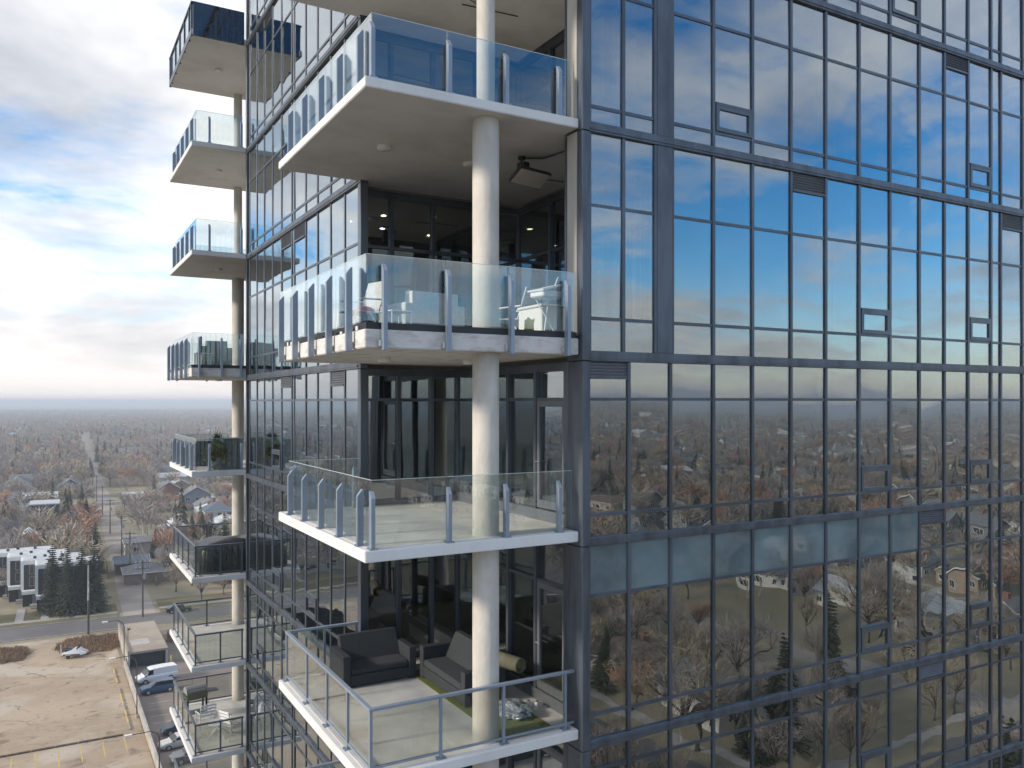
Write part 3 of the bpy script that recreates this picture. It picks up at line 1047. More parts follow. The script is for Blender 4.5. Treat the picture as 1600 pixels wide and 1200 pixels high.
mat('ground_grass', (0.31, 0.265, 0.18), 0.95, color2=(0.20, 0.175, 0.11), scale=0.045, detail=10, lo=0.35, hi=0.65)
mat('asphalt', (0.150, 0.142, 0.138), 0.9, color2=(0.105, 0.10, 0.098), scale=0.12, detail=9, lo=0.35, hi=0.62)
mat('alley_asphalt', (0.36, 0.315, 0.27), 0.9, color2=(0.23, 0.20, 0.175), scale=0.09, detail=9, lo=0.36, hi=0.6)
mat('lot_gravel', (0.43, 0.335, 0.235), 0.95, color2=(0.31, 0.235, 0.16), scale=0.085, detail=11, lo=0.36, hi=0.62, bump=0.3, bscale=1.5)
def lot_soil():
    m = MATS['lot_gravel']
    nt = m.node_tree
    b = nt.nodes['Principled BSDF']
    src = b.inputs['Base Color'].links[0].from_socket
    g = nt.nodes.new('ShaderNodeNewGeometry')
    cur = src
    for (sc, st, lo_, hi_, col_) in ((0.16, (1.0, 1.5, 1), 0.60, 0.68, (0.17, 0.125, 0.095, 1)), (0.055, (1, 1, 1), 0.50, 0.62, (0.48, 0.41, 0.325, 1)),
                                     (0.55, (0.8, 1.3, 1), 0.63, 0.70, (0.15, 0.11, 0.085, 1)), (1.4, (1.0, 1.4, 1), 0.66, 0.71, (0.12, 0.09, 0.07, 1))):
        mp = nt.nodes.new('ShaderNodeMapping')
        mp.inputs['Scale'].default_value = st
        nt.links.new(g.outputs['Position'], mp.inputs[0])
        n = nt.nodes.new('ShaderNodeTexNoise')
        n.inputs['Scale'].default_value = sc
        n.inputs['Detail'].default_value = 6
        n.inputs['Distortion'].default_value = 1.4
        nt.links.new(mp.outputs[0], n.inputs['Vector'])
        mr = nt.nodes.new('ShaderNodeMapRange')
        mr.inputs[1].default_value = lo_
        mr.inputs[2].default_value = hi_
        mr.inputs[4].default_value = 0.8
        nt.links.new(n.outputs[0], mr.inputs[0])
        mx = nt.nodes.new('ShaderNodeMix')
        mx.data_type = 'RGBA'
        nt.links.new(mr.outputs[0], mx.inputs[0])
        nt.links.new(cur, mx.inputs[6])
        mx.inputs[7].default_value = col_
        cur = mx.outputs[2]
    # cracks and fine grit
    nz = nt.nodes.new('ShaderNodeTexNoise')
    nz.inputs['Scale'].default_value = 0.5
    nz.inputs['Detail'].default_value = 5
    nt.links.new(g.outputs['Position'], nz.inputs['Vector'])
    ad = nt.nodes.new('ShaderNodeVectorMath')
    ad.operation = 'MULTIPLY_ADD'
    ad.inputs[1].default_value = (3.0, 3.0, 0)
    nt.links.new(nz.outputs['Color'], ad.inputs[0])
    nt.links.new(g.outputs['Position'], ad.inputs[2])
    vo = nt.nodes.new('ShaderNodeTexVoronoi')
    vo.feature = 'DISTANCE_TO_EDGE'
    vo.inputs['Scale'].default_value = 0.11
    nt.links.new(ad.outputs[0], vo.inputs['Vector'])
    mr = nt.nodes.new('ShaderNodeMapRange')
    mr.inputs[1].default_value = 0.004
    mr.inputs[2].default_value = 0.016
    mr.inputs[3].default_value = 0.7
    mr.inputs[4].default_value = 0.0
    nt.links.new(vo.outputs[0], mr.inputs[0])
    gn = nt.nodes.new('ShaderNodeTexNoise')
    gn.inputs['Scale'].default_value = 0.22
    nt.links.new(g.outputs['Position'], gn.inputs['Vector'])
    ml = nt.nodes.new('ShaderNodeMath')
    ml.operation = 'MULTIPLY'
    gr_ = nt.nodes.new('ShaderNodeMapRange')
    gr_.inputs[1].default_value = 0.46
    gr_.inputs[2].default_value = 0.58
    nt.links.new(gn.outputs[0], gr_.inputs[0])
    nt.links.new(mr.outputs[0], ml.inputs[0])
    nt.links.new(gr_.outputs[0], ml.inputs[1])
    mx = nt.nodes.new('ShaderNodeMix')
    mx.data_type = 'RGBA'
    nt.links.new(ml.outputs[0], mx.inputs[0])
    nt.links.new(cur, mx.inputs[6])
    mx.inputs[7].default_value = (0.11, 0.082, 0.065, 1)
    nt.links.new(mx.outputs[2], b.inputs['Base Color'])


lot_soil()
mat('lot_asphalt', (0.225, 0.185, 0.155), 0.92, color2=(0.15, 0.125, 0.108), scale=0.10, detail=10, stretch=(0.5, 1.8, 1), lo=0.35, hi=0.62)
mat('dark_earth', (0.16, 0.115, 0.08), 0.95, var=0.3, scale=0.6)
mat('sidewalk_concrete', (0.40, 0.375, 0.34), 0.9, var=0.15, scale=0.4)
mat('wall_concrete', (0.42, 0.39, 0.35), 0.9, var=0.2, scale=0.5)
mat('tan_concrete', (0.38, 0.32, 0.25), 0.9, color2=(0.30, 0.25, 0.20), scale=0.35, detail=8)
mat('yellow_paint', (0.62, 0.44, 0.12), 0.8, color2=(0.42, 0.32, 0.14), scale=1.2, detail=6)
mat('faded_paint', (0.50, 0.45, 0.37), 0.9, color2=(0.28, 0.23, 0.19), scale=0.8, detail=7)
mat('lawn', (0.165, 0.150, 0.062), 0.95, color2=(0.13, 0.108, 0.06), scale=0.25, detail=8)
mat('bark', (0.115, 0.092, 0.075), 0.95, var=0.25, scale=3)
mat('twig_grey', (0.36, 0.31, 0.275), 0.95, var=0.3, scale=0.25, rand=0.18)
mat('twig_orange', (0.50, 0.28, 0.175), 0.95, color2=(0.36, 0.22, 0.155), scale=0.35, rand=0.15)
mat('twig_tan', (0.39, 0.325, 0.24), 0.95, var=0.3, scale=0.3, rand=0.15)
mat('needles', (0.045, 0.064, 0.038), 0.9, color2=(0.070, 0.076, 0.046), scale=0.8, rand=0.2)
mat('dry_grass', (0.33, 0.205, 0.125), 0.95, color2=(0.20, 0.14, 0.085), scale=0.7, detail=8)
mat('siding_white', (0.62, 0.61, 0.58), 0.8, var=0.06, scale=2, rand=0.06)
mat('siding_cream', (0.46, 0.42, 0.35), 0.8, var=0.08, scale=2, rand=0.10)
mat('siding_blue', (0.075, 0.095, 0.125), 0.8, var=0.08, scale=2)
mat('siding_tan', (0.33, 0.26, 0.20), 0.8, var=0.1, scale=2, rand=0.12)
mat('siding_grey', (0.24, 0.245, 0.25), 0.8, var=0.1, scale=2, rand=0.12)
mat('brick_wall', (0.28, 0.13, 0.085), 0.85, var=0.2, scale=4)
mat('dark_panel', (0.030, 0.036, 0.042), 0.6, var=0.1)
mat('roof_grey', (0.165, 0.17, 0.178), 0.92, var=0.16, scale=1.2, rand=0.15)
mat('roof_blue', (0.125, 0.15, 0.175), 0.92, var=0.14, scale=1.2, rand=0.12)
mat('roof_brown', (0.155, 0.115, 0.09), 0.92, var=0.16, scale=1.2, rand=0.15)
mat('roof_white', (0.50, 0.52, 0.53), 0.85, var=0.12, scale=0.8, rand=0.08)
mat('house_window', (0.030, 0.035, 0.042), 0.08, spec=0.9)
mat('trim_white', (0.68, 0.68, 0.66), 0.7)
mat('wood_pole', (0.085, 0.070, 0.058), 0.9, var=0.2, scale=2)
mat('fence_wood', (0.17, 0.125, 0.09), 0.9, var=0.25, scale=1.5)
mat('wire', (0.30, 0.30, 0.31), 0.5, metal=0.5)
mat('lamp_metal', (0.075, 0.065, 0.060), 0.5, metal=0.4)
mat('tyre', (0.018, 0.018, 0.019), 0.85)
mat('car_glass', (0.012, 0.014, 0.017), 0.05, spec=0.9)
mat('head_lamp', (0.75, 0.75, 0.72), 0.2)
mat('tail_lamp', (0.35, 0.02, 0.015), 0.3)
for n_, c_ in (('white', (0.74, 0.74, 0.74)), ('blue', (0.030, 0.075, 0.150)), ('navy', (0.030, 0.042, 0.062)), ('silver', (0.52, 0.50, 0.47)),
               ('black', (0.022, 0.024, 0.026)), ('red', (0.42, 0.03, 0.025)), ('grey', (0.14, 0.15, 0.16))):
    mat('paint_' + n_, c_, 0.28, metal=0.15, spec=0.6)


def quad_sheet(name, m, pts, dz, kind='structure', parent=None):
    vs = [(p.x, p.y, 0) for p in pts]
    c = Vector((sum(v[0] for v in vs) / len(vs), sum(v[1] for v in vs) / len(vs), 0))
    me = mesh_of([Vector(v) - c for v in vs], [tuple(range(len(vs)))])
    if me.polygons[0].normal.z < 0:
        me.flip_normals()
    o = link(name, me, m, c + Vector((0, 0, GZ + dz)), parent)
    return tag(o, kind=kind) if parent is None else o


def rect_t(x0, x1, y0, y1):
    return [town(x0, y0), town(x1, y0), town(x1, y1), town(x0, y1)]


def rect_w(x0, x1, y0, y1):
    return [Vector((x0, y0, GZ)), Vector((x1, y0, GZ)), Vector((x1, y1, GZ)), Vector((x0, y1, GZ))]


quad_sheet('ground', 'ground_grass', rect_w(-11000, 11000, -11000, 11000), 0.0)
NS = [11.5 + 50 + 100 * k for k in range(-9, 10)]         # avenues
EW = [170 + 200 * k for k in range(-8, 10)]               # cross streets
for k, x in enumerate(NS):
    quad_sheet('avenue', 'asphalt', rect_t(x - 4.5, x + 4.5, -1500, 2600), 0.03)
    for s in (-1, 1):
        quad_sheet('sidewalk', 'sidewalk_concrete', rect_t(x + s * 8.2 - 0.8, x + s * 8.2 + 0.8, -1500, 2600), 0.02)
for k, y in enumerate(EW):
    quad_sheet('cross_street', 'asphalt', rect_t(-1000, 1000, y - 4.5, y + 4.5), 0.036)
    if y != 170:
        for s in (-1, 1):
            quad_sheet('sidewalk', 'sidewalk_concrete', rect_t(-1000, 1000, y + s * 8.2 - 0.8, y + s * 8.2 + 0.8), 0.025)
for k in range(-9, 10):
    x = 11.5 + 100 * k
    for (y0, y1) in ((174.6, 2400), (-1400, -34.6)):
        quad_sheet('alley', 'alley_asphalt', rect_t(x - 2.9, x + 2.9, y0, y1), 0.026)

# kerbed pavement and lawn along the cross street
for (x0, x1) in ((-70, 7.8), (15.2, 56)):
    o = MB().prism([(p.x, p.y) for p in rect_t(x0, x1, 174.55, 174.75)], 0, 0.16).build('kerb', 'sidewalk_concrete', None, (0, 0, GZ))
    tag(o, kind='structure')
    quad_sheet('grass_verge', 'lawn', rect_t(x0, x1, 174.75, 177.4), 0.12)
    quad_sheet('sidewalk', 'sidewalk_concrete', rect_t(x0, x1, 177.4, 179.0), 0.14)
    quad_sheet('front_lawn', 'lawn', rect_t(x0, x1, 179.0, 186.0), 0.10)
    o = MB().prism([(p.x, p.y) for p in rect_t(x0, x1, 165.2, 165.4)], 0, 0.15).build('kerb', 'sidewalk_concrete', None, (0, 0, GZ))
    tag(o, kind='structure')
for q in range(3):                                           # paths to the townhouse doors
    quad_sheet('garden_path', 'sidewalk_concrete', rect_t(-9.5 + 4.2 * q, -8.1 + 4.2 * q, 179.0, 187.5 + 1 * (2 - q)), 0.15)

# vacant gravel lot and the lower parking lot
lot = quad_sheet('gravel_lot', 'lot_gravel', rect_w(-62, 11.2, 60, 163.5), 0.03)
lot2 = quad_sheet('parking_lot', 'lot_asphalt', rect_w(11.7, 55, 45, 160.5), 0.03)
quad_sheet('tower_forecourt', 'asphalt', rect_w(-62, 58, -22, 44.8), 0.034)
quad_sheet('stall_pavement', 'lot_gravel', rect_w(-40, 10.9, 100, 111.8), 0.04)
for k in range(-6, 5):
    x = 1.9 + 2.35 * k
    box('parking_line', 'yellow_paint', (x - 0.07, 106.0, GZ + 0.041), (x + 0.07, 111.3, GZ + 0.047), lot)
for k in range(14):
    y = 114.5 + 2.5 * k
    if 114 < y < 146:
        box('parking_line', 'faded_paint', (4.6, y - 0.06, GZ + 0.031), (9.6, y + 0.06, GZ + 0.036), lot)
for k in range(22):
    y = 96 + 2.6 * k
    if y < 137:
        box('parking_line', 'faded_paint', (12.6, y - 0.06, GZ + 0.031), (17.8, y + 0.06, GZ + 0.036), lot2)
# timber kerbs that edge the lot, laid end to end
for k in range(11):
    y = 113.5 + 2.45 * k
    if k not in (7,):
        box('parking_kerb', 'yellow_paint' if k % 3 else 'tan_concrete', (9.75, y, GZ + 0.032), (9.95, y + 2.3, GZ + 0.20), lot, 0.03)
for k in range(20):
    x = 8.9 - 2.45 * k
    box('parking_kerb', 'fence_wood', (x - 2.4, 111.95, GZ + 0.042), (x, 112.2, GZ + 0.24), lot, 0.03)

# concrete retaining wall between the two lots
wall = empty('retaining_wall', (11.45, 118, GZ), 0, 'long low concrete retaining wall between the dirt lot and the parked cars', 'wall')
for k in range(15):
    y = 88 + 3.9 * k
    if y < 139:
        box('wall_panel', 'wall_concrete', (11.3, y, GZ), (11.62, y + 3.87, GZ + 1.15), wall, 0.02)
# parkade entrance roof
park = empty('parkade_entrance', (14.7, 148, GZ), 0, 'tan concrete parkade entrance with flat roof between the two lots', 'parkade')
box('roof', 'tan_concrete', (11.7, 139.2, GZ + 2.25), (17.5, 157.6, GZ + 2.6), park, 0.03)
for (lo, hi) in (((11.75, 139.3, GZ), (12.05, 157.5, GZ + 2.25)), ((17.15, 139.3, GZ), (17.45, 157.5, GZ + 2.25)), ((12.05, 156.0, GZ), (17.15, 156.3, GZ + 2.25))):
    box('side_wall', 'wall_concrete', lo, hi, park)
box('gate', 'dark_panel', (12.1, 140.2, GZ), (17.1, 140.3, GZ + 2.2), park)
box('parapet', 'tan_concrete', (11.7, 139.2, GZ + 2.601), (11.95, 157.6, GZ + 2.85), park)
box('roof_patch', 'sidewalk_concrete', (12.6, 143.0, GZ + 2.603), (15.3, 146.5, GZ + 2.61), park)
for (x, y, c) in ((17.9, 139.0, 'beside the gate'), (16.9, 158.9, 'at the street end'), (16.0, 159.3, 'by the street pole')):
    o = MB().lathe([(0.16, 0), (0.16, 1.25), (0.1, 1.34), (0, 1.36)], seg=12).build('bollard', 'yellow_paint', None, (x, y, GZ), smooth=True)
    tag(o, 'short yellow steel bollard ' + c + ' of the parkade entrance', 'bollard')
o = MB().box((-1.4, -1.0, 0), (1.4, 1.0, 1.5)).box((-1.45, -1.05, 1.5), (1.45, 1.05, 1.6)).build('waste_bin', 'brick_wall', None, (20.5, 152.5, GZ + 0.03))
tag(o, 'rusty red waste container beside the parkade entrance', 'container')


# ------------------------------------------------------------------ dry grass mounds on the lot
def grass_mound(c, rx, ry, h, label, n=2600):
    e = local_empty('grass_mound', c, 0, label, 'dry grass')
    mb = MB()
    seg, rings = 28, 7
    vs, fs = [], []
    for r in range(rings + 1):
        t = r / rings
        for s in range(seg):
            a = 2 * math.pi * s / seg
            k = 1 + 0.30 * mnoise.noise(Vector((math.cos(a) * 2.2, math.sin(a) * 2.2, c[0])))
            vs.append((rx * t * k * math.cos(a), ry * t * k * math.sin(a), h * (1 - t * t) * (0.8 + 0.4 * mnoise.noise(Vector((t * 3, a, c[1]))))))
    for r in range(rings):
        for s in range(seg):
            s2 = (s + 1) % seg
            fs.append((r * seg + s, (r + 1) * seg + s, (r + 1) * seg + s2, r * seg + s2))
    mb.add(vs, fs).build('soil', 'dry_grass', e, smooth=True)
    g = MB()
    for _ in range(n):
        a, t = random.uniform(0, 2 * math.pi), math.sqrt(random.random()) * 0.98
        kk = 1 + 0.30 * mnoise.noise(Vector((math.cos(a) * 2.2, math.sin(a) * 2.2, c[0]))) + random.uniform(-0.05, 0.06)
        x, y = rx * t * kk * math.cos(a), ry * t * kk * math.sin(a)
        z = h * (1 - t * t) * 0.8
        q, l = random.uniform(0, 6.28), random.uniform(0.3, 0.75)
        dx_, dy_ = 0.07 * math.cos(q), 0.07 * math.sin(q)
        g.add([(x - dx_, y - dy_, z), (x + dx_, y + dy_, z), (x + random.uniform(-.25, .25), y + random.uniform(-.25, .25), z + l)], [(0, 1, 2)])
    tag(g.build('grass_blades', 'dry_grass', e), kind='stuff')
    return e


p = ground_at(146, 1006)
grass_mound((p.x, p.y - 0.5, GZ), 5.6, 5.6, 0.55, 'wide mound of brown dry grass beside the tall street pole', 3600)
p = ground_at(8, 1026)
grass_mound((p.x, p.y, GZ), 3.6, 4.4, 0.6, 'clump of dry grass standing alone on the bare dirt lot')


# ------------------------------------------------------------------ houses
def add_window(parent, cx, cy_, cz, w, h, face, frame='trim_white'):
    """framed window on a wall; face is the outward direction in the house's own axes"""
    ax = Vector((-face[1], face[0], 0))
    n = Vector((face[0], face[1], 0))
    c = Vector((cx, cy_, cz))
    mb = MB()
    t = 0.10

    def bar(u0, u1, v0, v1, p0, p1):
        ps = []
        for p in (p0, p1):
            for v in (v0, v1):
                for u in (u0, u1):
                    ps.append(ax * u + n * p + Vector((0, 0, v)))
        mb.add(ps, [(0, 1, 3, 2), (4, 6, 7, 5), (0, 4, 5, 1), (2, 3, 7, 6), (0, 2, 6, 4), (1, 5, 7, 3)])
    for b in ((-w / 2 - t, w / 2 + t, h / 2, h / 2 + t), (-w / 2 - t, w / 2 + t, -h / 2 - t, -h / 2), (-w / 2 - t, -w / 2, -h / 2, h / 2), (w / 2, w / 2 + t, -h / 2, h / 2),
              (-0.04, 0.04, -h / 2, h / 2)):
        bar(*b, 0.0, 0.07)
    o = mb.build('window', frame, parent, c)
    mb = MB()
    bar(-w / 2, w / 2, -h / 2, h / 2, 0.005, 0.03)
    mb.build('pane', 'house_window', o, c)
    return o


def house(loc, rz, w, d, h, roof, rise, wallm, roofm, label, group=None, storeys=1, chimney=True, name='house', windows=True, over=0.5, ground_w=True):
    e = local_empty(name, loc, rz, label, 'house', group)
    MB().box((-w / 2, -d / 2, 0), (w / 2, d / 2, h)).build('wall', wallm, e)
    t = 0.22
    W, D = w / 2 + over, d / 2 + over
    if roof == 'gable':                      # ridge along x
        k = h - rise * over / (d / 2)
        vs = []
        for x in (-W, W):
            vs += [(x, -D, k), (x, 0, h + rise), (x, D, k), (x, -D, k + t), (x, 0, h + rise + t), (x, D, k + t)]
        r = MB().add(vs, [(0, 6, 7, 1), (1, 7, 8, 2), (3, 4, 10, 9), (4, 5, 11, 10), (0, 3, 9, 6), (2, 8, 11, 5), (0, 1, 4, 3), (1, 2, 5, 4), (6, 9, 10, 7), (7, 10, 11, 8)]).build('roof', roofm, e)
        for s in (-1, 1):
            x = s * w / 2
            MB().add([(x, -d / 2, h), (x, d / 2, h), (x, 0, h + rise), (x * 0.99, -d / 2, h), (x * 0.99, d / 2, h), (x * 0.99, 0, h + rise)],
                     [(0, 1, 2), (5, 4, 3), (0, 2, 5, 3), (1, 4, 5, 2)]).build('gable', wallm, e)
            fb = MB().add([(s * (W + 0.01), -D, k - 0.05), (s * (W + 0.01), 0, h + rise - 0.05), (s * (W + 0.01), 0, h + rise + t + 0.03), (s * (W + 0.01), -D, k + t + 0.03),
                           (s * (W + 0.06), -D, k - 0.05), (s * (W + 0.06), 0, h + rise - 0.05), (s * (W + 0.06), 0, h + rise + t + 0.03), (s * (W + 0.06), -D, k + t + 0.03)],
                          [(0, 1, 2, 3), (4, 7, 6, 5), (0, 4, 5, 1), (3, 2, 6, 7), (0, 3, 7, 4)])
            fb.add([(x_, -y_, z_) for x_, y_, z_ in fb.v[:8]], [(3, 2, 1, 0), (5, 6, 7, 4), (1, 5, 4, 0), (7, 6, 2, 3), (4, 7, 3, 0)])
            fb.build('barge_board', 'trim_white', r)
    elif roof == 'hip':
        k = h - 0.1
        rl = max(0.3, W - D) if W > D else 0.3
        if W >= D:
            vs = [(-W, -D, k), (W, -D, k), (W, D, k), (-W, D, k), (-rl, 0, h + rise), (rl, 0, h + rise)]
            fs = [(0, 1, 5, 4), (1, 2, 5), (2, 3, 4, 5), (3, 0, 4), (3, 2, 1, 0)]
        else:
            rl = D - W
            vs = [(-W, -D, k), (W, -D, k), (W, D, k), (-W, D, k), (0, -rl, h + rise), (0, rl, h + rise)]
            fs = [(0, 1, 4), (1, 2, 5, 4), (2, 3, 5), (3, 0, 4, 5), (3, 2, 1, 0)]
        r = MB().add(vs, fs).build('roof', roofm, e)
        MB().box((-W - 0.03, -D - 0.08, k - 0.12), (W + 0.03, -D, k + 0.06)).box((-W - 0.03, D, k - 0.12), (W + 0.03, D + 0.08, k + 0.06)).box(
            (-W - 0.08, -D, k - 0.12), (-W, D, k + 0.06)).box((W, -D, k - 0.12), (W + 0.08, D, k + 0.06)).build('gutter', 'trim_white', r)
    else:
        r = MB().box((-w / 2 - 0.2, -d / 2 - 0.2, h), (w / 2 + 0.2, d / 2 + 0.2, h + 0.35)).build('roof', roofm, e)
    if chimney:
        MB().box((w * 0.18, 0.4, h), (w * 0.18 + 0.7, 1.1, h + rise + 0.7)).box((w * 0.18 - 0.06, 0.34, h + rise + 0.7), (w * 0.18 + 0.76, 1.16, h + rise + 0.82)).build('chimney', 'brick_wall', r)
    if windows:
        for fl in range(storeys):
            zc = 1.5 + 2.75 * fl
            for (fx, fy, span, off) in ((0, -1, w, d / 2), (0, 1, w, d / 2), (-1, 0, d, w / 2), (1, 0, d, w / 2)):
                n = 2 if span < 9 else 3
                for q in range(n):
                    u = (q + 0.5) / n * span - span / 2
                    if fl == 0 and q == 1 and fy == -1:
                        continue
                    ax = (-fy, fx)
                    add_window(e, ax[0] * u + fx * off, ax[1] * u + fy * off, zc, 1.5 if q != 1 else 1.1, 1.15, (fx, fy))
        dr = MB().box((-0.5, -d / 2 - 0.06, 0.1), (0.5, -d / 2 - 0.002, 2.2)).build('door', 'dark_panel', e)
        MB().box((0.32, -d / 2 - 0.11, 1.1), (0.40, -d / 2 - 0.062, 1.2)).build('handle', 'steel', dr)
        MB().box((-1.0, -d / 2 - 1.3, 0), (1.0, -d / 2 - 0.07, 0.12)).build('step', 'sidewalk_concrete', e)
    return e


def townhouse(x0, y0, k, label):
    """modern flat-roofed unit, dark walls in a heavy white frame"""
    w, d, h = 11.0, 5.9, 9.2
    e = local_empty('townhouse', (x0, y0, GZ), 0, label, 'townhouse')
    MB().box((0.35, 0.3, 0), (w - 0.3, d, h - 0.4)).build('wall', 'dark_panel', e)
    MB().box((0, 0, 3.4), (0.55, d, h)).box((w - 0.55, 0, 3.4), (w, d, h)).box((0.55, 0, h - 0.75), (w - 0.55, d, h)).build('frame', 'trim_white', e)
    r = MB().box((0.4, 0.35, h + 0.002), (w - 0.4, d - 0.3, h + 0.06)).build('roof', 'roof_white', e)
    for (vx, vy) in ((2.2, 2.0), (4.0, 3.2), (7.2, 2.4)):
        MB().box((vx, vy, h + 0.06), (vx + 0.55, vy + 0.45, h + 0.5)).build('roof_vent', 'dark_panel', r)
    MB().box((0.2, -1.2, 2.7), (w - 0.2, 0.3, 3.4)).build('canopy', 'trim_white', e)
    for (wx, ww) in ((1.6, 1.3), (5.0, 1.6), (8.4, 1.6)):
        for zc in (5.0, 7.4):
            add_window(e, wx + ww / 2, 0.3, zc, ww, 1.7, (0, -1), 'siding_grey')
    dr = MB().box((2.0, 0.2, 0.1), (3.0, 0.296, 2.3)).build('door', 'siding_grey', e)
    MB().box((2.8, 0.12, 1.1), (2.88, 0.198, 1.25)).build('handle', 'steel', dr)
    MB().box((1.6, -1.6, 0), (3.4, 0.19, 0.5)).box((1.8, -2.4, 0), (3.2, -1.6, 0.25)).build('steps', 'sidewalk_concrete', e)
    return e


TH_LABEL = ['dark townhouse with white frame at the street end of its row beside the spruces', 'dark townhouse with white frame second in the row from the street',
            'dark townhouse with white frame third in the row from the street', 'dark townhouse with white frame at the back of the row by the bare trees']
for k in range(4):
    townhouse(-0.8 - 2.5 * k, 185.8 + 6.05 * k, k, TH_LABEL[k])
OCC = [(-6, 196, 12)]                         # occupied circles x, y, r


def put_house(px, py, rz, *a, **kw):
    p = ground_at(px, py)
    e = house((p.x, p.y, GZ), rz + TH, *a, **kw)
    OCC.append((p.x, p.y, max(a[0], a[1]) * 0.62))
    return e


put_house(112, 866, 0, 9.8, 9.0, 5.7, 'hip', 2.9, 'siding_blue', 'roof_blue', 'dark blue two storey house with hipped roof behind the spruces by the alley', storeys=2)
put_house(44, 874, math.pi / 2, 10, 8.5, 4.5, 'gable', 3.0, 'siding_grey', 'roof_white', 'grey gabled house with pale roof right behind the townhouse row', chimney=False)
put_house(70, 824, 0, 8.2, 12, 8.0, 'flat', 0.4, 'dark_panel', 'roof_white', 'tall flat roofed modern house with dark walls and white roof slab', storeys=2, chimney=False)
put_house(63, 797, 0, 11, 9, 5.0, 'gable', 1.6, 'siding_white', 'roof_white', 'white house with shallow pale gable behind the flat roofed house', chimney=False)
put_house(28, 790, 0, 11, 9, 3.4, 'hip', 2.2, 'siding_white', 'roof_grey', 'low white bungalow with grey hipped roof among bare trees')
put_house(110, 778, math.pi / 2, 11, 9, 5.4, 'gable', 3.2, 'siding_blue', 'roof_blue', 'blue gabled house with white barge boards beside the alley', storeys=2)
put_house(114, 822, 0, 9, 8, 3.0, 'gable', 2.2, 'siding_tan', 'roof_brown', 'small tan bungalow with brown gable roof near the orange tree')
put_house(243, 860, 0.05, 16, 9, 3.2, 'gable', 1.0, 'siding_cream', 'roof_grey', 'long low garage building with shallow grey roof beside the alley', chimney=False, name='garage_building')
put_house(272, 842, math.pi / 2, 10.5, 7.5, 3.2, 'gable', 2.3, 'siding_white', 'roof_white', 'white bungalow with pale gable roof behind the tarp covered balcony', chimney=False)
put_house(222, 790, 0, 13, 9, 3.4, 'gable', 2.0, 'siding_white', 'roof_white', 'white house with broad pale roof among orange trees', chimney=False)
put_house(262, 776, math.pi / 2, 12, 9.5, 3.8, 'gable', 3.0, 'brick_wall', 'roof_blue', 'brick house with steep blue roof and white gable trim', chimney=True)
put_house(205, 893, 0, 7, 6.5, 2.6, 'gable', 1.2, 'fence_wood', 'roof_blue', 'small wooden garage with blue grey roof on the alley edge', chimney=False, name='garage_building', windows=False)
put_house(228, 906, 0.0, 9, 8, 2.6, 'hip', 1.7, 'siding_tan', 'roof_grey', 'tan garage with grey hipped roof behind the parked white top car', chimney=False, name='garage_building', windows=False)
put_house(205, 722, 0.0, 22, 12, 6.5, 'hip', 3.6, 'siding_cream', 'roof_grey', 'large hipped roof house standing among tall bare trees', storeys=2)

# prototypes for the streets around, copied along the grid
P_SPEC = [
    (11, 8.5, 3.2, 'gable', 2.4, 'siding_white', 'roof_grey', 'white bungalow with grey gable roof', 1),
    (10, 9, 3.2, 'hip', 2.2, 'siding_cream', 'roof_brown', 'cream bungalow with brown hipped roof', 1),
    (9, 10, 5.8, 'gable', 3.0, 'siding_grey', 'roof_grey', 'grey two storey house with grey gable roof', 2),
    (12, 9, 3.3, 'gable', 2.0, 'siding_tan', 'roof_blue', 'tan bungalow with blue grey gable roof', 1),
    (10, 9, 5.6, 'hip', 2.6, 'siding_white', 'roof_blue', 'white two storey house with blue grey hipped roof', 2),
    (11, 9, 3.4, 'gable', 1.4, 'siding_white', 'roof_white', 'white bungalow with shallow pale roof', 1),
]
protos = []
for s in P_SPEC:
    protos.append(house((0, 0, GZ), 0, s[0], s[1], s[2], s[3], s[4], s[5], s[6], s[7] + ' on the streets around the tower', 'houses: ' + s[7], storeys=s[8]))
proto_used = [False] * len(protos)


# what the camera sees, directly or in the glass: azimuth wedges from an origin
def in_view(x, y, margin=1.5, zpad=0):
    for (ox, oy, a0, a1) in ((0, 0, 77, 93.5), (2 * XL, 0, 101, 127), (0, 2 * YF, -73, -27), (0, 2 * YF, -75, -62)):
        a = math.degrees(math.atan2(y - oy, x - ox))
        if a0 - margin <= a <= a1 + margin:
            return True
    return False


def free(x, y, r):
    if -64 < x < 60 and -40 < y < 168:
        return False
    return all((x - a) ** 2 + (y - b) ** 2 > (r + c) ** 2 for a, b, c in OCC)


def on_road(tx, ty, pad=0.0):
    fx = (tx - 61.5) % 100
    if min(fx, 100 - fx) < 6.5 + pad:
        return True
    fx = (tx - 11.5) % 100
    if min(fx, 100 - fx) < 3.6 + pad and not (-36 < ty < 174):
        return True
    fy = (ty - 170) % 200
    return min(fy, 200 - fy) < 6.5 + pad


h_rng = random.Random(21)
cand = []
for ax in NS:
    for sd in (-1, 1):
        ty = -900.0
        while ty < 1300:
            ty += h_rng.uniform(14.5, 18.5)
            fy = (ty - 170) % 200
            if min(fy, 200 - fy) < 17:
                continue
            p = town(ax + sd * h_rng.uniform(17, 20), ty)
            if in_view(p.x, p.y):
                cand.append((min(p.x ** 2 + p.y ** 2, 9e9), p, sd))
cand.sort(key=lambda c: c[0])
far_house = []
n_house = 0
for d2, p, sd in cand:
    if not free(p.x, p.y, 7.5):
        continue
    OCC.append((p.x, p.y, 7.0))
    if d2 > 520 ** 2 or n_house > 115:
        far_house.append((p.x, p.y, sd))
        continue
    k = h_rng.randrange(len(protos))
    o = protos[k] if not proto_used[k] else copy_tree(protos[k])
    proto_used[k] = True
    o.location = p
    o.rotation_euler = (0, 0, TH + (math.pi / 2 if sd < 0 else -math.pi / 2) + h_rng.choice((0, 0, math.pi / 2)))
    n_house += 1
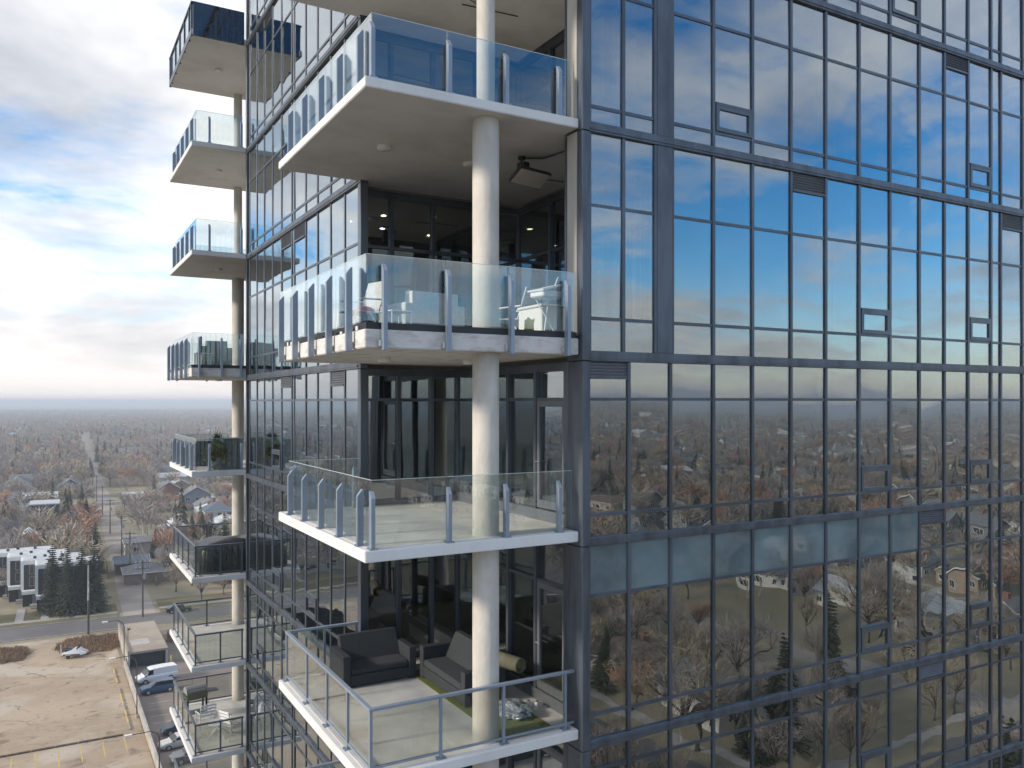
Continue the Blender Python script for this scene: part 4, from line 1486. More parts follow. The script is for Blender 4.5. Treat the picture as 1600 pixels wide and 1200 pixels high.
for k, u in enumerate(proto_used):
    if not u:
        protos[k].location = town(61.5 + 18, 215 + 18 * k)

# far houses: one mass with real walls and roofs
fh = MB()
fidx = []
mats_f = ['siding_white', 'siding_cream', 'siding_tan', 'roof_grey', 'roof_brown', 'roof_white', 'roof_blue']
for (x, y, sd) in far_house:
    w, d, h, r = h_rng.uniform(8, 13), h_rng.uniform(8, 10), h_rng.choice((3.2, 3.4, 5.8)), h_rng.uniform(1.6, 3)
    q = TH + h_rng.choice((0, math.pi / 2))
    c, s = math.cos(q), math.sin(q)
    L = [(-w / 2, -d / 2, 0), (w / 2, -d / 2, 0), (w / 2, d / 2, 0), (-w / 2, d / 2, 0), (-w / 2, -d / 2, h), (w / 2, -d / 2, h), (w / 2, d / 2, h), (-w / 2, d / 2, h),
         (-w / 2 - .4, -d / 2 - .4, h - .1), (w / 2 + .4, -d / 2 - .4, h - .1), (w / 2 + .4, d / 2 + .4, h - .1), (-w / 2 - .4, d / 2 + .4, h - .1), (-w / 2 - .4, 0, h + r), (w / 2 + .4, 0, h + r)]
    fh.add([(x + c * a - s * b, y + s * a + c * b, GZ + z) for a, b, z in L],
           [(0, 1, 5, 4), (1, 2, 6, 5), (2, 3, 7, 6), (3, 0, 4, 7), (5, 6, 13), (4, 12, 7), (8, 9, 13, 12), (10, 11, 12, 13)])
    wm, rm = h_rng.choice((0, 0, 1, 2)), h_rng.choice((3, 3, 4, 5, 6))
    fidx += [wm] * 6 + [rm] * 2
me = fh.mesh()
for n_ in mats_f:
    me.materials.append(MATS[n_])
me.polygons.foreach_set('material_index', fidx)
tag(link('distant_houses', me), 'distant low houses scattered through the suburb to the horizon', 'houses', kind='stuff')


# ------------------------------------------------------------------ trees
def blades(n, base, tip, w):
    """n thin triangles from base points to tip points"""
    d = tip - base
    side = np.cross(d, RNG.normal(size=(n, 3)))
    side /= np.linalg.norm(side, axis=1, keepdims=True) + 1e-9
    w = np.asarray(w).reshape(-1, 1)
    v = np.empty((n, 3, 3))
    v[:, 0] = base - side * w
    v[:, 1] = base + side * w
    v[:, 2] = tip
    return v


def tri_mesh(v):
    n = len(v)
    me = bpy.data.meshes.new('blades')
    me.vertices.add(n * 3)
    me.vertices.foreach_set('co', v.reshape(-1).astype(np.float32))
    me.loops.add(n * 3)
    me.loops.foreach_set('vertex_index', np.arange(n * 3, dtype=np.int32))
    me.polygons.add(n)
    me.polygons.foreach_set('loop_start', np.arange(0, n * 3, 3, dtype=np.int32))
    me.polygons.foreach_set('loop_total', np.full(n, 3, dtype=np.int32))
    me.update()
    me.validate()
    return me


def bare_tree_meshes(h, spread, seed, n_twig=1500):
    """trunk with limbs, and a cloud of twigs that grows out of the limbs"""
    rr = random.Random(seed)
    trunk = MB()
    top = h * 0.34
    trunk.tube([(0, 0, 0), (rr.uniform(-.2, .2), rr.uniform(-.2, .2), top * 0.5), (rr.uniform(-.3, .3), rr.uniform(-.3, .3), top)], [h * 0.026, h * 0.020, h * 0.016], 7)
    ends = []
    for k in range(9):
        a = k * 2.4 + rr.uniform(-.3, .3)
        up = rr.uniform(0.25, 1.0)
        L = h * 0.42 * rr.uniform(0.8, 1.1)
        dv = Vector((math.cos(a) * spread * (1.15 - up * 0.75), math.sin(a) * spread * (1.15 - up * 0.75), 0.45 + up * 0.75)).normalized()
        s = Vector((0, 0, top * rr.uniform(0.75, 1.0)))
        m1 = s + dv * L * 0.5 + Vector((0, 0, L * 0.04))
        e1 = s + dv * L + Vector((0, 0, L * 0.14))
        trunk.tube([s, m1, e1], [h * 0.011, h * 0.008, h * 0.004], 5)
        ends += [(m1, dv), (e1, dv)]
        for q in range(3):
            d2 = (dv + Vector((rr.uniform(-.8, .8), rr.uniform(-.8, .8), rr.uniform(-.2, .6)))).normalized()
            e2 = m1.lerp(e1, rr.random()) + d2 * L * 0.45
            trunk.tube([m1.lerp(e1, 0.5), e2], [h * 0.005, h * 0.002], 4)
            ends.append((e2, d2))
    rng = np.random.default_rng(seed)
    pts = np.array([e[0] for e in ends])
    drs = np.array([e[1] for e in ends])
    idx = rng.integers(0, len(pts), n_twig)
    base = pts[idx] + rng.normal(size=(n_twig, 3)) * h * 0.045
    d = drs[idx] * 0.8 + rng.normal(size=(n_twig, 3)) * 0.62 + np.array([0, 0, 0.35])
    d /= np.linalg.norm(d, axis=1, keepdims=True)
    tip = base + d * (h * rng.uniform(0.06, 0.15, (n_twig, 1)))
    crown = tri_mesh(blades(n_twig, base, tip, rng.uniform(0.018, 0.045, n_twig) * h / 10))
    return trunk.mesh(True), crown


def spruce_meshes(h, r, seed):
    rr = random.Random(seed)
    trunk = MB().tube([(0, 0, 0), (0, 0, h * 0.5), (0, 0, h * 0.97)], [h * 0.018, h * 0.012, 0.02], 7).mesh(True)
    rng = np.random.default_rng(seed)
    V = []
    nw = 34
    for k in range(nw):
        t = k / (nw - 1)
        z = h * (0.06 + 0.92 * t)
        R = r * (1 - t) ** 0.85 * rr.uniform(0.8, 1.12) + 0.15
        nb = int(11 + 9 * (1 - t))
        for q in range(nb):
            a = q * 2 * math.pi / nb + rr.uniform(-.3, .3)
            L = R * rr.uniform(0.7, 1.12)
            for w in range(9):               # needle sprays along the branch
                f = (w + 0.6) / 9
                bx = np.array([math.cos(a) * L * f, math.sin(a) * L * f, z - L * 0.28 * f + L * 0.10 * f * f])
                for s in (-1, 1):
                    aa = a + s * rr.uniform(0.5, 1.1)
                    l2 = (0.30 + 0.28 * (1 - f)) * min(1.0, L * 0.55 + 0.2)
                    tip = bx + np.array([math.cos(aa) * l2, math.sin(aa) * l2, -rr.uniform(0.05, 0.4) * l2])
                    V.append((bx, tip, 0.10 * rr.uniform(0.7, 1.3)))
    base = np.array([v[0] for v in V])
    tip = np.array([v[1] for v in V])
    return trunk, tri_mesh(blades(len(V), base, tip, np.array([v[2] for v in V])))


def tree_proto(kind, meshes, crown_m, label, group):
    e = local_empty('bare_tree' if kind == 'bare' else 'spruce_tree', (0, 0, GZ), 0, label, 'tree', group)
    link('trunk', meshes[0], 'bark', (0, 0, 0), e)
    link('crown', meshes[1], crown_m, (0, 0, 0), e)
    return e


BARE = []
for k, (h, sp, m_, lb) in enumerate(((11, 1.0, 'twig_grey', 'tall bare grey brown tree'), (9, 1.25, 'twig_grey', 'broad bare grey brown tree'),
                                     (7.5, 1.15, 'twig_orange', 'rounded bare tree with reddish orange twigs'), (8.5, 0.95, 'twig_tan', 'bare tree with tan twigs'),
                                     (12.5, 1.1, 'twig_tan', 'very tall bare tree with tan twigs'))):
    BARE.append(tree_proto('bare', bare_tree_meshes(h, sp, 40 + k, 2100 if m_ == 'twig_orange' else 1700), m_, lb + ' in the suburb around the tower', 'trees: ' + lb))
SPRUCE = []
for k, (h, r, lb) in enumerate(((14, 3.0, 'tall dark spruce'), (10, 2.5, 'shorter broad dark spruce'))):
    SPRUCE.append(tree_proto('spruce', spruce_meshes(h, r, 60 + k), 'needles', lb + ' in the suburb around the tower', 'trees: ' + lb))
used_t = set()
TREE_OCC = []


def plant(proto, x, y, s=1.0, rz=0.0, label=None, group=None):
    o = proto if proto.name not in used_t else copy_tree(proto)
    used_t.add(proto.name)
    o.location = (x, y, GZ)
    o.rotation_euler = (0, 0, rz)
    o.scale = (s, s, s * random.uniform(0.92, 1.08))
    if label:
        o['label'] = label
    if group:
        o['group'] = group
    TREE_OCC.append((x, y))
    return o


for pr in (0, 1, 2, 3, 4):                   # one of each kind first, at the spots the photograph shows
    px, py = ((22, 915), (60, 765), (250, 800), (330, 905), (120, 735))[pr]
    p = ground_at(px, py)
    plant(BARE[pr], p.x, p.y, 1.0, pr)
CLUMP = []
for (px, py, s) in ((82, 960, 0.95), (105, 962, 0.93), (128, 958, 0.97), (147, 957, 1.03), (96, 948, 0.8)):
    p = ground_at(px, py)
    CLUMP.append((p.x, p.y, s, px))
for (px, py, pr, s) in ((265, 800, 2, 1.0), (285, 812, 2, 0.9), (300, 795, 2, 1.1), (345, 815, 2, 1.2), (355, 790, 2, 1.2), (108, 815, 2, 0.85), (238, 812, 2, 0.8),
                        (315, 830, 2, 0.9), (260, 905, 1, 0.9), (300, 915, 3, 0.8), (345, 890, 1, 1.0), (275, 925, 3, 0.7), (315, 940, 1, 0.75), (290, 890, 0, 0.8), (350, 930, 2, 0.7),
                        (12, 935, 1, 0.8), (30, 890, 0, 0.9), (8, 860, 1, 1.0), (20, 830, 3, 1.1), (45, 840, 1, 0.9), (5, 800, 2, 1.0),
                        (172, 760, 4, 1.0), (188, 740, 4, 1.0), (168, 735, 3, 1.2), (90, 745, 0, 1.1), (75, 730, 4, 0.9), (105, 725, 0, 1.0), (40, 740, 1, 1.2), (20, 750, 0, 1.0),
                        (225, 758, 4, 0.9), (240, 745, 0, 1.0), (255, 740, 3, 1.1), (275, 750, 1, 1.2), (195, 800, 1, 0.9), (190, 820, 3, 0.8), (215, 815, 1, 0.8)):
    p = ground_at(px, py)
    plant(BARE[pr], p.x, p.y, s * random.uniform(0.92, 1.08), px)
for (px, py, k, s) in ((300, 838, 1, 0.7), (142, 745, 0, 0.8), (160, 740, 1, 1.1), (152, 722, 0, 0.9), (60, 705, 0, 1.0), (268, 722, 0, 1.0), (33, 768, 1, 0.9)):
    p = ground_at(px, py)
    plant(SPRUCE[k], p.x, p.y, s, px)

for (x, y, s, q) in CLUMP:
    plant(SPRUCE[0], x, y, s, q, 'tall dark spruce in the clump between the townhouses and the alley mouth', 'spruces beside the townhouses')

t_rng = random.Random(5)
near_t, far_t = [], []
tries = 0
TC = {}


def tree_clear(x, y, r):
    kx, ky = int(x // 6), int(y // 6)
    for a in range(kx - 1, kx + 2):
        for b in range(ky - 1, ky + 2):
            for (u, v) in TC.get((a, b), ()):
                if (u - x) ** 2 + (v - y) ** 2 < r * r:
                    return False
    return True


for (x, y) in TREE_OCC:
    TC.setdefault((int(x // 6), int(y // 6)), []).append((x, y))
OCC_G = {}
for (a, b, c) in OCC:
    OCC_G.setdefault((int(a // 20), int(b // 20)), []).append((a, b, c))


def off_house(x, y):
    kx, ky = int(x // 20), int(y // 20)
    for a in range(kx - 1, kx + 2):
        for b in range(ky - 1, ky + 2):
            for (u, v, c) in OCC_G.get((a, b), ()):
                if (u - x) ** 2 + (v - y) ** 2 < (c + 0.8) ** 2:
                    return False
    return True


WEDGE = [(0, 0, 76, 94, 0.55, 4200), (2 * XL, 0, 100.5, 128, 0.22, 2600), (0, 2 * YF, -75, -26, 0.42, 2600)]
for (ox, oy, a0, a1, share, rmax) in WEDGE:
    n = int(24000 * share)
    for _ in range(n * 2):
        a = math.radians(t_rng.uniform(a0, a1))
        r = 75 * (rmax / 75) ** (t_rng.random() ** 0.72)
        x, y = ox + r * math.cos(a), oy + r * math.sin(a)
        if -66 < x < 60 and -40 < y < 181:
            continue
        tx, ty = to_town(Vector((x, y, 0)))
        if (on_road(tx, ty, 0.6) and (r < 420 or t_rng.random() < 0.25)) or not off_house(x, y) or not tree_clear(x, y, 4.0 if r < 900 else 6.0):
            continue
        if ox == 0 and oy == 0 and r < 1100 and abs(tx - 11.5) < 6.5:
            continue
        if ox == 0 and oy == 0 and r < 440 and t_rng.random() < 0.93:
            continue
        TC.setdefault((int(x // 6), int(y // 6)), []).append((x, y))
        grove = mnoise.noise(Vector((x * 0.008, y * 0.008, 3.3)))
        if oy > 0 and mnoise.noise(Vector((x * 0.011, y * 0.011, 9.1))) > 0.02 and t_rng.random() < 0.75:
            continue
        sp = t_rng.random() < (0.16 + 0.35 * grove)
        near_t.append((r, x, y, sp))
near_t.sort()
nb = ns = 0
for (r, x, y, sp) in near_t:
    if sp and ns < 80:
        ns += 1
        plant(SPRUCE[t_rng.random() < 0.6], x, y, t_rng.uniform(0.7, 1.1), t_rng.uniform(0, 6))
    elif not sp and nb < 170:
        nb += 1
        k = t_rng.choices(range(5), (4, 3, 2, 2, 2))[0]
        plant(BARE[k], x, y, t_rng.uniform(0.75, 1.1), t_rng.uniform(0, 6))
    else:
        far_t.append((r, x, y, sp))


def far_wood(name, m_, items, label, conifer):
    out = []
    for (r, x, y, sp) in items:
        n = 260 if r < 600 else (110 if r < 1200 else 36)
        h = t_rng.uniform(7.5, 12.5) if not conifer else t_rng.uniform(9, 15)
        if conifer:
            n = max(24, int(n * 0.7))
            t = RNG.random(n) ** 1.3
            a = RNG.uniform(0, 6.283, n)
            R = (1 - t) * h * 0.2 + 0.2
            base = np.stack([x + 0.2 * R * np.cos(a), y + 0.2 * R * np.sin(a), GZ + h * (0.1 + 0.88 * t)], 1)
            tip = np.stack([x + R * np.cos(a), y + R * np.sin(a), GZ + h * (0.06 + 0.88 * t) - R * 0.35], 1)
            out.append(blades(n, base, tip, RNG.uniform(0.35, 0.7, n) * (h / 12) * (1.3 - t) * math.sqrt(84 / n)))
        else:
            a = RNG.uniform(0, 6.283, n)
            el = RNG.uniform(-0.25, 1.0, n)
            rad = RNG.random(n) ** 0.5
            R = h * 0.36
            cx = np.stack([x + R * rad * np.cos(a) * np.sqrt(np.maximum(0.05, 1 - el * el * 0.8)), y + R * rad * np.sin(a) * np.sqrt(np.maximum(0.05, 1 - el * el * 0.8)),
                           GZ + h * 0.58 + h * 0.40 * el * rad], 1)
            d = np.stack([np.cos(a) * 0.7, np.sin(a) * 0.7, np.full(n, 0.75)], 1) + RNG.normal(size=(n, 3)) * 0.4
            out.append(blades(n, cx - d * h * 0.05, cx + d * h * 0.11, RNG.uniform(0.10, 0.26, n) * (h / 10) * math.sqrt(120 / n)))
            out.append(blades(1, np.array([[x, y, GZ]]), np.array([[x, y, GZ + h * 0.7]]), np.array([h * 0.022])))
    if out:
        tag(link(name, tri_mesh(np.concatenate(out)), m_), label, 'woodland', kind='stuff')


fb = [t for t in far_t if not t[3]]
far_wood('bare_woodland', 'twig_grey', [t for k, t in enumerate(fb) if k % 7 not in (2, 4, 6)], 'mass of far off bare grey brown trees fading into haze', False)
far_wood('tan_woodland', 'twig_tan', [t for k, t in enumerate(fb) if k % 7 in (4, 6)], 'mass of far off bare tan trees fading into haze', False)
far_wood('orange_woodland', 'twig_orange', [t for k, t in enumerate(fb) if k % 7 == 2], 'mass of far off reddish bare trees fading into haze', False)
far_wood('spruce_woodland', 'needles', [t for t in far_t if t[3]], 'mass of far off dark spruces fading into haze', True)

# ------------------------------------------------------------------ vehicles
def loft(sections, closed_ends=True):
    """sections: list of rings (equal length lists of points)"""
    n = len(sections[0])
    mb = MB()
    vs = [v for s in sections for v in s]
    fs = []
    for i in range(len(sections) - 1):
        for k in range(n):
            k2 = (k + 1) % n
            fs.append((i * n + k, i * n + k2, (i + 1) * n + k2, (i + 1) * n + k))
    if closed_ends:
        fs.append(tuple(reversed(range(n))))
        fs.append(tuple(range((len(sections) - 1) * n, len(sections) * n)))
    return mb.add(vs, fs)


def car_ring(x, z0, z1, hw, tuck=0.06):
    h = z1 - z0
    return [(x, -hw + tuck, z0), (x, hw - tuck, z0), (x, hw, z0 + h * 0.3), (x, hw, z0 + h * 0.72), (x, hw - tuck * 1.2, z1), (x, -hw + tuck * 1.2, z1), (x, -hw, z0 + h * 0.72), (x, -hw, z0 + h * 0.3)]


CAR = {   # length, width, body stations (x, z0, z1, width factor), cabin stations (x, width factor, top), axles
    'sedan': (4.7, 1.80, [(-2.35, .45, .72, .84), (-2.2, .28, .93, .95), (-1.4, .2, .98, 1), (0, .2, .95, 1), (1.0, .2, .92, 1), (1.9, .22, .82, .97), (2.28, .3, .66, .88), (2.35, .4, .58, .8)],
              [(-1.75, .72, .97), (-1.05, .66, 1.40), (-.2, .66, 1.45), (.35, .68, 1.40), (1.12, .76, .94)], (-1.38, 1.42), .32),
    'suv': (4.7, 1.88, [(-2.35, .5, .95, .86), (-2.25, .34, 1.05, .97), (-1.3, .26, 1.06, 1), (0, .26, 1.05, 1), (1.0, .26, 1.04, 1), (1.95, .28, .97, .97), (2.28, .36, .78, .88), (2.35, .45, .68, .8)],
            [(-2.2, .74, 1.05), (-1.95, .68, 1.60), (-.4, .68, 1.70), (.3, .68, 1.66), (1.15, .78, 1.05)], (-1.38, 1.45), .36),
    'van': (5.6, 2.0, [(-2.8, .5, 1.2, .92), (-2.75, .38, 1.22, 1), (-1.2, .34, 1.22, 1), (0.4, .34, 1.2, 1), (1.5, .34, 1.2, 1), (2.3, .36, 1.08, .97), (2.72, .42, .92, .9), (2.8, .5, .75, .84)],
            [(-2.74, .84, 1.21), (-2.68, .78, 2.02), (-1.0, .78, 2.10), (.6, .78, 2.08), (1.0, .78, 2.0), (1.95, .86, 1.2)], (-1.75, 1.75), .38)}


def car(kind, loc, rz, paint, label, group=None):
    L, Wd, body, cabin, axles, wr = CAR[kind]
    hw = Wd / 2
    e = local_empty('parked_car' if kind != 'van' else 'parked_van', loc, rz, label, 'van' if kind == 'van' else 'car', group)
    loft([car_ring(x, z0, z1, hw * f) for x, z0, z1, f in body]).build('body', 'paint_' + paint, e, smooth=False)
    base = body[3][2] - 0.04
    rings = []
    for x, f, zt in cabin:
        b = hw * 0.93
        t = hw * (f + 0.14)
        fr = (zt - base) / (max(c[2] for c in cabin) - base)
        rings.append([(x, -b, base), (x, b, base), (x, b + (t - b) * fr, zt), (x, -(b + (t - b) * fr), zt)])
    loft(rings).build('cabin', 'paint_' + paint, e)
    # windows a little proud of the cabin
    top = max(c[2] for c in cabin)
    zs0, zs1 = base + 0.10, top - 0.10
    xs = [c[0] for c in cabin]
    fx, rx = cabin[-1][0], cabin[0][0]
    if kind == 'van':
        spans = [(0.62, 1.28)]
    else:
        a0, a1 = cabin[1][0] + 0.08, cabin[3][0] + 0.10
        mid = (a0 + a1) / 2
        spans = [(a0, mid - 0.04), (mid + 0.04, a1)]
    for s in (-1, 1):
        for (u0, u1) in spans:
            def side_y(z):
                f = cabin[2][1] + 0.14
                return s * (hw * 0.93 + (hw * f - hw * 0.93) * (z - base) / (top - base) + 0.012)
            MB().add([(u0 - 0.12 * (kind != 'van' and u0 < 0), side_y(zs0), zs0), (u1 + 0.18, side_y(zs0), zs0), (u1, side_y(zs1), zs1), (u0 + 0.05, side_y(zs1), zs1)],
                     [(0, 1, 2, 3)]).build('side_window', 'car_glass', e)
    n1, n2 = cabin[-1], cabin[-2]
    for (p_, q_, nm) in ((n1, n2, 'windscreen'), (cabin[0], cabin[1], 'rear_window')):
        sx = 0.02 if nm == 'windscreen' else -0.02
        x0 = p_[0] + (q_[0] - p_[0]) * 0.14
        x1 = p_[0] + (q_[0] - p_[0]) * 0.9
        z0 = p_[2] + (q_[2] - p_[2]) * 0.14 + 0.02
        z1 = p_[2] + (q_[2] - p_[2]) * 0.9 + 0.02
        w0, w1 = hw * 0.84, hw * (q_[1] + 0.06)
        MB().add([(x0 + sx, -w0, z0), (x0 + sx, w0, z0), (x1 + sx, w1, z1), (x1 + sx, -w1, z1)], [(0, 1, 2, 3)]).build(nm, 'car_glass', e)
    for ax in axles:
        for s in (-1, 1):
            w = MB().tube([(ax, s * (hw - 0.20), wr), (ax, s * (hw + 0.012), wr)], wr, 16).build('wheel', 'tyre', e)
            MB().tube([(ax, s * (hw + 0.012), wr), (ax, s * (hw + 0.022), wr)], wr * 0.62, 12).build('rim', 'steel', w)
    for s in (-1, 1):
        z = body[-2][2] - 0.10
        MB().box((L / 2 - 0.16, s * hw * 0.62 - 0.16, z - 0.07), (L / 2 - 0.02, s * hw * 0.62 + 0.16, z + 0.06)).build('headlight', 'head_lamp', e)
        z = body[1][2] - 0.16
        MB().box((-L / 2 + 0.03, s * hw * 0.76 - 0.12, z - 0.14), (-L / 2 + 0.13, s * hw * 0.76 + 0.12, z + 0.10)).build('taillight', 'tail_lamp', e)
        MB().box((fx - 0.35, s * (hw + 0.01), base + 0.06), (fx - 0.18, s * (hw + 0.16), base + 0.20)).build('mirror', 'black_plastic', e)
    if kind == 'van':
        for s in (-1, 1):                    # faint sign writing on the side, too small to read
            for r_ in range(2):
                y = s * (hw * 0.885)
                MB().box((-1.6, min(y, y + s * 0.012) , 1.62 - 0.2 * r_), (0.1 - 0.5 * r_, max(y, y + s * 0.012), 1.69 - 0.2 * r_)).build('sign_writing', 'siding_grey', e)
    return e


PI = math.pi
car('van', (14.9, 131.6, GZ + 0.03), PI + 0.16, 'white', 'white panel van parked head in beside the retaining wall')
car('suv', (14.6, 126.5, GZ + 0.03), PI + 0.05, 'blue', 'blue estate car parked next to the white van')
car('suv', (15.3, 109.9, GZ + 0.03), PI + 0.08, 'navy', 'dark navy car parked beside the silver sedan')
car('sedan', (14.5, 105.4, GZ + 0.03), PI + 0.10, 'silver', 'silver sedan parked between two dark cars')
car('suv', (15.2, 100.6, GZ + 0.03), PI + 0.10, 'grey', 'dark grey car parked in the stall past the silver sedan')
car('sedan', (23.6, 172.6, GZ + 0.04), TH, 'black', 'black sedan parked along the cross street kerb')
p = ground_at(216, 908)
car('suv', (p.x, p.y, GZ + 0.03), TH + 0.2, 'white', 'white car parked on the pad beside the alley')
p = ground_at(206, 884)
car('sedan', (p.x, p.y, GZ + 0.03), TH + PI / 2, 'grey', 'grey sedan parked by the wooden garage on the alley')
c_rng = random.Random(9)
kinds = [('sedan', 'silver'), ('suv', 'white'), ('sedan', 'red'), ('suv', 'black'), ('sedan', 'grey'), ('suv', 'navy')]
CAR_PROTO = {}
for ax in NS[6:13]:
    for sd in (-1, 1):
        for ty in np.arange(-420, 620, 21.0):
            q = town(ax + sd * 3.3, ty + c_rng.uniform(-5, 5))
            fy = (ty - 170) % 200
            if min(fy, 200 - fy) < 16 or not in_view(q.x, q.y, 0) or c_rng.random() < 0.35 or q.length > 420:
                continue
            if -64 < q.x < 58 and -38 < q.y < 168:
                continue
            kk, pp = c_rng.choice(kinds)
            lb = pp + ' ' + ('sedan' if kk == 'sedan' else 'utility car') + ' parked along an avenue kerb'
            if (kk, pp) not in CAR_PROTO:
                CAR_PROTO[(kk, pp)] = car(kk, (q.x, q.y, GZ + 0.035), TH + PI / 2 * sd, pp, lb, 'cars parked along the avenues')
            else:
                o = copy_tree(CAR_PROTO[(kk, pp)])
                o.location = (q.x, q.y, GZ + 0.035)
                o.rotation_euler = (0, 0, TH + PI / 2 * sd)

# trailer with two covered watercraft
p = ground_at(117, 1027)
tr = local_empty('boat_trailer', (p.x, p.y, GZ + 0.03), -0.35, 'white covered watercraft on a small trailer parked on the dirt lot', 'trailer')
MB().tube([(-1.9, -0.6, 0.45), (1.0, -0.6, 0.45), (2.4, 0, 0.45)], 0.05, 6).tube([(-1.9, 0.6, 0.45), (1.0, 0.6, 0.45), (2.4, 0, 0.45)], 0.05, 6).tube([(-1.9, -0.6, 0.45), (-1.9, 0.6, 0.45)], 0.05, 6).build('frame', 'black_plastic', tr)
for s in (-1, 1):
    w = MB().tube([(-0.7, s * 0.85, 0.3), (-0.7, s * 1.02, 0.3)], 0.3, 14).build('wheel', 'tyre', tr)
    MB().box((-1.1, s * 0.94 - 0.13, 0.62), (-0.3, s * 0.94 + 0.13, 0.66)).build('mudguard', 'white_metal', tr)
    loft([[(x, s * 0.5 - w_, z0), (x, s * 0.5 + w_, z0), (x, s * 0.5 + w_ * 0.7, z1), (x, s * 0.5 - w_ * 0.7, z1)] for x, w_, z0, z1 in
          ((-1.7, .3, .55, .9), (-0.9, .45, .5, 1.15), (0.0, .45, .5, 1.45), (0.6, .42, .5, 1.5), (1.2, .35, .55, 1.1), (1.9, .1, .7, .85))]).build('hull', 'paint_white' if s < 0 else 'siding_white', tr)
    MB().box((-1.3, s * 0.5 - 0.24, 1.02), (-0.1, s * 0.5 + 0.24, 1.40)).build('seat', 'paint_blue' if s > 0 else 'black_plastic', tr)
    MB().box((0.5, s * 0.5 - 0.34, 1.40), (0.62, s * 0.5 + 0.34, 1.75)).build('windshield', 'car_glass', tr)
    MB().box((-1.5, s * 0.5 - 0.47, 0.52), (1.0, s * 0.5 + 0.47, 0.74)).build('hull_stripe', 'paint_navy', tr)
MB().tube([(-1.85, -0.62, 0.45), (-1.85, -0.62, 2.3)], 0.05, 6).build('guide_post', 'white_metal', tr)


# ------------------------------------------------------------------ utility poles, wires, lamps
def utility_pole(p, h, label, arms=2, rz=TH):
    e = local_empty('utility_pole', (p.x, p.y, GZ), rz, label, 'utility pole', 'utility poles along the alley')
    MB().tube([(0, 0, 0), (0, 0, h)], [0.17, 0.11], 8).build('pole', 'wood_pole', e)
    for k in range(arms):
        z = h - 0.5 - 1.1 * k
        MB().box((-1.3, -0.07, z), (1.3, 0.07, z + 0.13)).build('cross_arm', 'wood_pole', e)
        for x in (-1.2, -0.45, 0.45, 1.2):
            MB().lathe([(0.0, 0.2), (0.06, 0.18), (0.06, 0.02), (0.03, 0)], (x, 0, z + 0.13), 8).build('insulator', 'white_plastic', e)
    if arms > 1:
        MB().lathe([(0, 0), (0.26, 0.0), (0.28, 0.1), (0.28, 0.85), (0.2, 0.95), (0, 0.97)], (0.36, 0, h - 3.6), 12).build('transformer', 'siding_grey', e)
    return e


pole_px = [(223, 964), (203, 903), (190, 868), (172, 834), (160, 806), (151, 783), (145, 762), (140, 744)]
poles = []
for k, (px, py) in enumerate(pole_px):
    p = ground_at(px, py)
    utility_pole(p, 10.8, 'brown wooden utility pole with cross arms along the alley', 2 if k < 4 else 1)
    poles.append(p)
for k in range(len(poles) - 1):
    a, b = poles[k], poles[k + 1]
    xd = Vector((CT, ST, 0))
    for x in (-1.2, 0.45, 1.2):
        pts = []
        for q in range(9):
            t = q / 8
            v = a.lerp(b, t) + xd * x
            pts.append((v.x, v.y, GZ + 10.55 - 0.9 * 4 * t * (1 - t) * min(1, (b - a).length / 60)))
        c0 = Vector(pts[0])
        o = MB().tube([Vector(q) - c0 for q in pts], 0.022, 4, False).build('power_line', 'wire', None, c0)
        tag(o, 'thin grey power line sagging between two alley poles', 'wire', 'power lines over the alley')
p = ground_at(138, 991)
e = local_empty('street_pole', (p.x, p.y, GZ), 0, 'tall grey steel street pole beside the dry grass mound', 'pole')
MB().tube([(0, 0, 0), (0, 0, 6)], [0.2, 0.17], 10).build('lower_pole', 'wood_pole', e)
MB().tube([(0, 0, 6), (0, 0, 12.2)], [0.165, 0.10], 10).build('upper_pole', 'wall_concrete', e)
MB().tube([(0, 0, 9.2), (0.0, -0.5, 9.3), (0, -0.9, 9.25)], 0.04, 6).box((-0.12, -1.3, 9.15), (0.12, -0.8, 9.3)).build('lamp_arm', 'wall_concrete', e)
MB().box((-0.1, -0.28, 7.4), (0.1, -0.17, 8.3)).build('pole_sign', 'trim_white', e)


def lot_lamp(px, py, h, arm, label):
    p = ground_at(px, py)
    e = local_empty('lot_lamp', (p.x, p.y, GZ), 0, label, 'street lamp', 'curved lamps along the retaining wall')
    pts = [(0, 0, 0), (0, 0, h * 0.86), (-0.25, 0, h * 0.94), (-0.9, 0, h), (-arm, 0, h - 0.05)]
    MB().tube(pts, [0.09, 0.075, 0.06, 0.05, 0.045], 8).build('post', 'lamp_metal', e)
    MB().box((-arm - 0.65, -0.18, h - 0.12), (-arm + 0.1, 0.18, h + 0.04)).build('lamp_head', 'white_plastic', e)
    MB().lathe([(0.22, 0), (0.22, 0.5), (0, 0.5)], seg=10).build('footing', 'wall_concrete', e)


lot_lamp(194, 1043, 7.4, 2.4, 'curved arm lamp post standing at the corner of the parkade entrance')
lot_lamp(214, 1122, 8.2, 2.6, 'curved arm lamp post standing by the wall between the van and the dirt lot')
lot_lamp(249, 1221, 5.6, 2.8, 'curved arm lamp post standing by the wall near the dark grey car')
p = ground_at(200, 1022)
e = local_empty('sign_post', (p.x, p.y, GZ), 0, 'thin dark sign post beside the parkade entrance wall', 'post')
MB().tube([(0, 0, 0), (0, 0, 4.2)], 0.05, 6).build('post', 'lamp_metal', e)
MB().box((-0.1, -0.25, 3.95), (0.35, -0.06, 4.2)).build('lamp', 'lamp_metal', e)

